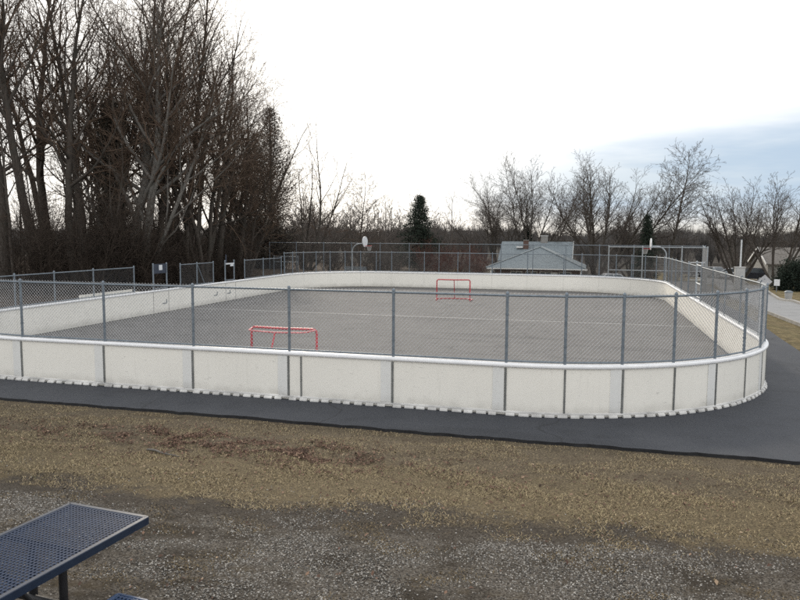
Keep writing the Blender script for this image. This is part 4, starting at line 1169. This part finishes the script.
# ------------------------------------------------------------------ cars
def car(x, y, rz, paint, label, suv=False):
    c = thing('parked_car', (x, y, gz(x, y) + .02), label, 'car', 'cars parked beyond the road', rz)
    t = 1.12 if suv else 1.0
    body = [(-2.2, .32), (2.15, .30), (2.22, .55), (2.1, .78), (1.15, .90 * t), (-2.05, .93 * t), (-2.22, .7)]
    mb = MB(); mb.prism_ax(body, (0, 0, 0), (1, 0, 0), (0, 0, 1), (0, 1, 0), 1.72); bd = build('body', mb, paint, c, local=True)
    roof = [(1.05, .895 * t), (.35, 1.40 * t), (-1.15, 1.43 * t), (-1.95, .925 * t)]
    vs = [(px, s * (.80 if pz < 1 * t else .62), pz) for s in (-1, 1) for (px, pz) in roof]
    mb = MB(); mb.add(vs, [(0, 1, 2, 3), (7, 6, 5, 4), (0, 4, 5, 1), (1, 5, 6, 2), (2, 6, 7, 3)]); build('cabin', mb, paint, bd, local=True)
    def lerp(a, b, t_): return a + (b - a) * t_
    for s in (-1, 1):
        mb = MB(); o = .012 * s
        q = [(.86, .95 * t), (.30, 1.34 * t), (-.36, 1.36 * t), (-.36, .96 * t)], [(-.44, .96 * t), (-.44, 1.36 * t), (-1.08, 1.36 * t), (-1.66, .97 * t)]
        for r_ in q:
            mb.poly([(px, s * lerp(.80, .62, (pz - .9 * t) / (.51 * t)) + o, pz) for px, pz in r_])
        build('side_window', mb, M['glass'], c, local=True)
    mb = MB(); mb.poly([(1.0, -.72, .945 * t), (1.0, .72, .945 * t), (.42, .57, 1.37 * t), (.42, -.57, 1.37 * t)])
    for i, v in enumerate(mb.v): mb.v[i] = (v[0] + .02, v[1], v[2] + .012)
    build('windscreen', mb, M['glass'], c, local=True)
    mb = MB(); mb.poly([(-1.88, .72, .97 * t), (-1.88, -.72, .97 * t), (-1.24, -.57, 1.39 * t), (-1.24, .57, 1.39 * t)])
    for i, v in enumerate(mb.v): mb.v[i] = (v[0] - .02, v[1], v[2] + .012)
    build('rear_window', mb, M['glass'], c, local=True)
    for wx in (1.35, -1.35):
        for s in (-1, 1):
            mb = MB(); mb.tube([(wx, s * .68, .33), (wx, s * .885, .33)], .33, 18); w_ = build('wheel', mb, M['tyre'], c, local=True)
            mb = MB(); mb.tube([(wx, s * .88, .33), (wx, s * .895, .33)], .19, 12); build('rim', mb, M['galv_light'], w_, local=True)
    for s in (-1, 1):
        mb = MB(); mb.box((2.17, s * .62, .66), (.10, .34, .13)); build('headlight', mb, M['trim'], c, local=True)
        mb = MB(); mb.box((-2.19, s * .66, .76), (.08, .28, .14)); build('tail_light', mb, M['red'], c, local=True)
    return c
PW = car_paint('white_car_paint', (.72, .73, .74)); PB = car_paint('dark_blue_car_paint', (.015, .02, .035)); PS = car_paint('silver_car_paint', (.4, .41, .42)); PK = car_paint('black_car_paint', (.012, .012, .014))
car(17.4, 94.5, 2.2, PW, 'white parked car behind the grey cabinet')
car(19.3, 92.0, 2.4, PB, 'dark blue parked car just right of the grey cabinet', True)
car(15.5, 98.0, 2.1, PS, 'silver parked car left of the white car')
car(13.4, 101.0, 2.0, PK, 'black parked car furthest left in the row beyond the road')
car(2.9, 77.0, 0.2, PS, 'pale silver car seen through the fence right of the broad bare tree', True)

# ------------------------------------------------------------------ street furniture on the right
z_ = gz(11.75, 60.9)
cbx = thing('utility_cabinet', (11.75, 60.9, z_), 'tall grey utility cabinet standing on the lawn beyond the fence', 'cabinet')
mb = MB(); mb.box((11.75, 60.9, z_ + .06), (.85, .6, .16)); build('plinth', mb, M['concrete'], cbx)
mb = MB(); mb.box((11.75, 60.9, z_ + 1.0), (.72, .5, 1.74)); bd = build('housing', mb, M['cabinet'], cbx)
mb = MB(); mb.box((11.75, 60.64, z_ + 1.0), (.60, .02, 1.55)); dr = build('door', mb, M['cabinet'], cbx)
mb = MB(); mb.box((11.97, 60.62, z_ + 1.0), (.03, .03, .14)); build('handle', mb, M['galv_dark'], dr)
mb = MB(); mb.box((11.75, 60.9, z_ + 1.90), (.80, .58, .06)); build('lid', mb, M['cabinet'], cbx)
z_ = gz(12.5, 64.6)
pl = thing('metal_pole', (12.5, 64.6, z_), 'slim pale metal pole rising behind the grey cabinet', 'pole')
mb = MB(); mb.tube([(12.5, 64.6, z_ - .2), (12.5, 64.6, z_ + 2), (12.5, 64.6, 3.45)], [.085, .075, .06], 10); build('shaft', mb, M['galv_light'], pl)
mb = MB(); mb.box((12.5, 64.6, z_ + .02), (.34, .34, .06)); mb.tube([(12.5, 64.6, 3.44), (12.5, 64.6, 3.5)], .07, 10); build('base_plate', mb, M['galv'], pl)

def sign(x, y, zc, size, shape, label, mat, rz):
    z0 = gz(x, y); s_ = thing('road_sign', (x, y, z0), label, 'sign', None)
    mb = MB(); mb.box((x, y + .03, (z0 - .1 + zc + size * .5) / 2), (.05, .03, zc + size * .5 - z0 + .1)); build('post', mb, M['galv'], s_)
    h = size / 2; ex = (math.cos(rz), math.sin(rz), 0); ez = (-math.sin(rz), math.cos(rz), 0)
    if shape == 'd': ol = [(0, -h * 1.38), (h * 1.38, 0), (0, h * 1.38), (-h * 1.38, 0)]
    else: ol = [(-h * .8, -h), (h * .8, -h), (h * .8, h), (-h * .8, h)]
    mb = MB(); mb.prism_ax(ol, (x, y, zc), ex, (0, 0, 1), ez, .012); p_ = build('panel', mb, M[mat], s_)
    mb = MB(); mb.box((x, y - .012, zc + h * .5), (.03, .012, .03)); mb.box((x, y - .012, zc - h * .5), (.03, .012, .03)); build('bolts', mb, M['galv_dark'], p_)
sign(7.46, 33.4, 1.74, .44, 'd', 'grey diamond-shaped road sign showing its back, just above the near right fence corner', 'sign_back', -.25)
sign(14.35, 60.3, .15, .50, 'r', 'small pale rectangular sign in front of the dark hedge', 'sign_white', -.1)
# bin at the kerb
z_ = gz(13.0, 51.5)
bn = thing('rubbish_bin', (13.0, 51.5, z_), 'grey rubbish bin standing by the kerb at the right edge', 'bin')
mb = MB(); mb.tube([(13.0, 51.5, z_), (13.0, 51.5, z_ + .62)], [.19, .25], 16); build('body', mb, M['cabinet'], bn)
mb = MB(); mb.tube([(13.0, 51.5, z_ + .62), (13.0, 51.5, z_ + .67), (13.0, 51.5, z_ + .75)], [.27, .27, .12], 16); build('lid', mb, M['galv_dark'], bn)

# ------------------------------------------------------------------ loose ground cover
def blades(name, n, xr, yr, tint_lo, tint_hi, hmin, hmax, keep, mat, seed, w=.0045, flat=.8):
    rg = np.random.default_rng(seed)
    x = rg.uniform(*xr, n); y = rg.uniform(*yr, n)
    k = keep(x, y, rg); x, y = x[k], y[k]; n = len(x)
    z = terrain(x, y) + ((y > -5) & (y < 12) & (np.abs(x) < 16)) * 0.025 * np.sin(x * 1.7 + 2 * np.sin(y * 1.3)) * np.sin(y * 2.1 + x * .6)
    a = rg.uniform(0, 6.28, n); L = rg.uniform(hmin, hmax, n); lay = rg.uniform(.15, 1, n) ** (1 - flat * .5)
    dx, dy, dz = np.cos(a) * lay, np.sin(a) * lay, np.sqrt(1.02 - lay ** 2) * .9 + .06
    b = np.stack([x, y, z - .003], -1); d = np.stack([dx, dy, dz], -1) * L[:, None]; s = np.stack([-np.sin(a), np.cos(a), 0 * a], -1) * w
    mid = b + d * .55 + np.array([0, 0, 1]) * (L * .10)[:, None]; tip = b + d
    V = np.stack([b - s, b + s, mid + s * .7, mid - s * .7, tip], 1).reshape(-1, 3)
    o = np.arange(n)[:, None] * 5
    F_ = np.concatenate([o + np.array([[0, 1, 2]]), o + np.array([[0, 2, 3]]), o + np.array([[3, 2, 4]])])
    t = rg.uniform(tint_lo, tint_hi, n)
    return np_mesh(name, V, F_, M[mat], None, np.repeat(t, 5))
def lown(x, y, f, ph): return .5 + .25 * np.sin(x * f + 1.3 * np.sin(y * f * .9 + ph)) + .25 * np.sin(y * f * 1.3 + 1.7 * np.sin(x * f * .7 + ph * 2))
def yline(x, y): return y - .06 * x + 1.1 * (lown(x, y, .9, .4) - .5)
def kg(x, y, rg):
    q = yline(x, y); dens = sm(q + 1.6 * (lown(x, y, 6.1, 2.2) - .5), 6.9, 8.3) * (1 - .35 * sm(q, 9.4, 11)) * (.12 + .88 * sm(lown(x, y, 2.7, 1.1) + .35 * (lown(x, y, 7.7, .3) - .5), .25, .62))
    return (rg.random(len(x)) < dens) & (y < 12.36)
gr = blades('dry_grass', 320000, (-15, 8), (7.0, 12.45), .0, .98, .010, .05, kg, 'grass', 101, w=.0042, flat=1.68)
tag(gr, 'short dry yellow grass on the bank before the path', 'grass', kind='stuff')
def kt(x, y, rg):
    q = yline(x, y); c = lown(x, y, 3.1, 2.0) * lown(x, y, 5.3, .7)
    return (rg.random(len(x)) < sm(c, .26, .55) * .8 * (1 - sm(q, 7.2, 7.8)))
gt2 = blades('sparse_grass', 260000, (-9, 5), (2.2, 8.0), .0, .5, .008, .032, kt, 'grass', 102, flat=1.5)
tag(gt2, 'sparse tufts of dead grass between the gravel', 'grass', kind='stuff')

def pebbles(name, n, seed):
    rg = np.random.default_rng(seed)
    x = rg.uniform(-9, 5, n); y = 2.0 + 6.2 * rg.random(n)
    q = yline(x, y)
    k = rg.random(n) < (1 - sm(q, 6.7, 7.7) * .93) * (.12 + .88 * sm(lown(x, y, 1.9, 3.0) + .5 * (lown(x, y, 6.3, 1.0) - .5) + .05 * x + .12, .3, .62)); x, y = x[k], y[k]; n = len(x)
    z = terrain(x, y) + 0.025 * np.sin(x * 1.7 + 2 * np.sin(y * 1.3)) * np.sin(y * 2.1 + x * .6)
    r = .004 + .0095 * rg.random(n) ** 1.8
    oc = np.array([[1, 0, 0], [0, 1, 0], [-1, 0, 0], [0, -1, 0], [0, 0, .75], [0, 0, -.6]], float)
    V = oc[None] * (r[:, None, None] * rg.uniform(.55, 1.25, (n, 6, 1)))
    a = rg.uniform(0, 6.28, n); c, s = np.cos(a)[:, None], np.sin(a)[:, None]
    V = np.stack([V[..., 0] * c - V[..., 1] * s, V[..., 0] * s + V[..., 1] * c, V[..., 2]], -1) + np.stack([x, y, z + r * .15], -1)[:, None, :]
    f = np.array([[0, 1, 4], [1, 2, 4], [2, 3, 4], [3, 0, 4], [1, 0, 5], [2, 1, 5], [3, 2, 5], [0, 3, 5]])
    F_ = (np.arange(n)[:, None, None] * 6 + f[None]).reshape(-1, 3)
    t = np.clip(rg.beta(1.5, 1.9, n) + (rg.random(n) > .95) * .3, 0, 1)
    return np_mesh(name, V.reshape(-1, 3), F_, M['gravel'], None, np.repeat(t, 6))
tag(pebbles('gravel', 260000, 103), 'loose grey gravel around the picnic table', 'gravel', kind='stuff')

def leaves(name, n, seed):
    rg = np.random.default_rng(seed)
    cs = np.array([(-7.1, 10.6, .9, .5), (-6.3, 10.2, .6, .35), (-4.5, 10.15, .85, .55), (-3.8, 9.95, .5, .3), (-9.2, 10.2, 1.0, .5), (-2, 9.5, 4.5, 1.3), (-6, 9.8, 4, 1.0), (-4, 5.5, 3.5, 1.6)])
    w = np.array([.16, .10, .24, .05, .06, .14, .22, .03]); k = rg.choice(len(cs), n, p=w / w.sum())
    x = rg.normal(cs[k, 0], cs[k, 2] * .75); y = rg.normal(cs[k, 1], cs[k, 3] * .75)
    sub = rg.normal(0, .35, (60, 2)); j = rg.integers(0, 60, n); x = x + sub[j, 0] * (k < 5); y = y + sub[j, 1] * .5 * (k < 5)
    thin = rg.random(n) < .12 + .88 * sm(lown(x, y, 5.5, 1.7) + .4 * (lown(x, y, 11, 0.2) - .5), .35, .7); x, y, k = x[thin], y[thin], k[thin]
    ok = (y < 12.3) & (y > 2); x, y = x[ok], y[ok]; n = len(x)
    z = terrain(x, y) + 0.025 * np.sin(x * 1.7 + 2 * np.sin(y * 1.3)) * np.sin(y * 2.1 + x * .6) + .012 + .02 * rg.random(n)
    a = rg.uniform(0, 6.28, n); r = rg.uniform(.010, .030, n)
    e1_ = np.stack([np.cos(a), np.sin(a), rg.normal(0, .35, n)], -1) * r[:, None]; e2_ = np.stack([-np.sin(a), np.cos(a), rg.normal(0, .35, n)], -1) * (r * .6)[:, None]
    c = np.stack([x, y, z], -1); up = np.array([0, 0, 1]) * (r * rg.uniform(-.1, .5, n))[:, None]
    V = np.stack([c - e1_, c - e2_ + up, c + e1_, c + e2_ + up], 1).reshape(-1, 3)
    o = np.arange(n)[:, None] * 4; F_ = np.concatenate([o + [[0, 1, 2]], o + [[0, 2, 3]]])
    return np_mesh(name, V, F_, M['leaf'], None, np.repeat(rg.beta(2, 2.4, n), 4))
tag(leaves('fallen_leaves', 14000, 104), 'reddish fallen leaves scattered on the bank', 'leaves', kind='stuff')
# a dropped stick
sx, sy = -6.6, 9.29
pts = [(-6.62 + .72 * t, 9.30 - .24 * t + .02 * math.sin(t * 9), gz(-6.62 + .72 * t, 9.30 - .24 * t) + .025 + .01 * math.sin(t * 5)) for t in [k / 7 for k in range(8)]]
mb = MB(); mb.tube(pts, [.016, .017, .016, .014, .013, .011, .009, .006], 6); mb.tube([pts[4], (pts[4][0] + .1, pts[4][1] + .12, pts[4][2] + .03)], [.008, .004], 5)
tag(build('fallen_stick', mb, M['bark_pale']), 'pale fallen stick lying in the dry grass on the bank', 'stick')

# ------------------------------------------------------------------ light, sky, camera
yaw, pit, rol, foc = .2632066, .0922333, .00587645, 696.128
SUN_AZ = yaw + 0.19      # to the left of the view axis (counter-clockwise from +y)
SUN_EL = R(25)
sd = Vector((-math.sin(SUN_AZ) * math.cos(SUN_EL), math.cos(SUN_AZ) * math.cos(SUN_EL), math.sin(SUN_EL)))
L = bpy.data.lights.new('sun', 'SUN'); L.energy = 2.3; L.angle = R(6); L.color = (1, .90, .76)
lo = bpy.data.objects.new('sun', L); COL.objects.link(lo)
lo.rotation_euler = (-sd).to_track_quat('-Z', 'Y').to_euler()

w = bpy.data.worlds.new('World'); scene.world = w; w.use_nodes = True
nt = w.node_tree; nt.nodes.clear()
out = N(nt, 'ShaderNodeOutputWorld'); bg = N(nt, 'ShaderNodeBackground'); nt.links.new(bg.outputs[0], out.inputs[0])
sky = N(nt, 'ShaderNodeTexSky'); sky.sky_type = 'NISHITA'; sky.sun_disc = False
sky.sun_elevation = SUN_EL; sky.sun_rotation = -SUN_AZ
d = N(nt, 'ShaderNodeTexCoord').outputs['Generated']
nrm = N(nt, 'ShaderNodeVectorMath', operation='NORMALIZE'); nt.links.new(d, nrm.inputs[0]); d = nrm.outputs[0]
def dot(v, vec):
    n = N(nt, 'ShaderNodeVectorMath', operation='DOT_PRODUCT'); nt.links.new(v, n.inputs[0]); n.inputs[1].default_value = vec; return n.outputs['Value']
right = (math.cos(yaw), math.sin(yaw), 0); fwd = (-math.sin(yaw), math.cos(yaw), 0)
el = dot(d, (0, 0, 1)); az = math_(nt, 'ARCTAN2', dot(d, right), dot(d, fwd))
# high thin cloud: white sheet with soft streaks, an opening of blue-grey low in the north-east
mp = N(nt, 'ShaderNodeMapping'); mp.inputs['Scale'].default_value = (1.4, 1.4, 9); nt.links.new(d, mp.inputs[0])
streak = noise(nt, mp.outputs[0], 2.2, 5, 0.55)
elw = math_(nt, 'ADD', el, math_(nt, 'MULTIPLY', math_(nt, 'SUBTRACT', streak, .5), .07))
top = math_(nt, 'ADD', .125, math_(nt, 'MULTIPLY', math_(nt, 'SUBTRACT', az, .2), .10))
inband = math_(nt, 'MULTIPLY', maprange(nt, math_(nt, 'SUBTRACT', elw, top), -.055, .035, 1, 0), maprange(nt, elw, -.004, .045))
side = maprange(nt, az, -.04, .30)
side2 = maprange(nt, az, 1.6, 2.6, 1, .2)
mask = math_(nt, 'MULTIPLY', math_(nt, 'MULTIPLY', inband, side), side2)
glow = math_(nt, 'POWER', math_(nt, 'MAXIMUM', dot(d, tuple(sd)), 0), 5)
cloud = mixc(nt, glow, (1.17, 1.18, 1.20), (1.85, 1.78, 1.66))
cloud = mixc(nt, maprange(nt, streak, .3, .7, 0, .10), cloud, (.9, .95, 1.02))
hor = maprange(nt, el, .0, .075, 1, 0)
cloud = mixc(nt, math_(nt, 'MULTIPLY', hor, side), cloud, (.93, .90, .83))
blue = mixc(nt, maprange(nt, streak, .38, .62), (.47, .62, .80), (.66, .77, .88))
cloud = mixc(nt, math_(nt, 'MULTIPLY', mask, .93), cloud, blue)
back = maprange(nt, dot(d, fwd), -.7, .2, 1, 0)
cloud = mixc(nt, back, cloud, (1.60, 1.61, 1.63))  # unseen sky behind the camera, brightened to fill the boards facing it
ns = N(nt, 'ShaderNodeVectorMath', operation='SCALE'); nt.links.new(sky.outputs[0], ns.inputs[0]); ns.inputs['Scale'].default_value = 0.08
# work in strength-0.1 units so that the Nishita sky and the cloud share one background
mx = mixc(nt, 0.88, ns.outputs[0], cloud)
sc10 = N(nt, 'ShaderNodeVectorMath', operation='SCALE'); nt.links.new(mx, sc10.inputs[0]); sc10.inputs['Scale'].default_value = 10.0
nt.links.new(sc10.outputs[0], bg.inputs[0]); bg.inputs[1].default_value = 0.1

cam = bpy.data.cameras.new('camera'); co = bpy.data.objects.new('camera', cam); COL.objects.link(co)
cam.sensor_width = 36; cam.lens = 36 * foc / 800; cam.clip_end = 5000; cam.clip_start = 0.1
Rt = Vector((math.cos(yaw), math.sin(yaw), 0)); fw = Vector((-math.sin(yaw), math.cos(yaw), 0)); up = Vector((0, 0, 1))
Fv = fw * math.cos(pit) - up * math.sin(pit); Uv = fw * math.sin(pit) + up * math.cos(pit)
c, s = math.cos(rol), math.sin(rol)
Xc = Rt * c + Uv * s; Yc = -Rt * s + Uv * c; Zc = -Fv
co.matrix_world = Matrix(((Xc[0], Yc[0], Zc[0], 0), (Xc[1], Yc[1], Zc[1], 0), (Xc[2], Yc[2], Zc[2], 3.641445), (0, 0, 0, 1)))
scene.camera = co
scene.view_settings.view_transform = 'Standard'; scene.view_settings.look = 'None'
scene.view_settings.exposure = 0; scene.view_settings.gamma = 1
scene.render.engine = 'CYCLES'
scene.cycles.use_denoising = False
scene.cycles.sample_clamp_indirect = 2.0; scene.cycles.sample_clamp_direct = 6.0
scene.cycles.max_bounces = 5; scene.cycles.diffuse_bounces = 3; scene.cycles.glossy_bounces = 2
scene.cycles.filter_width = 1.6
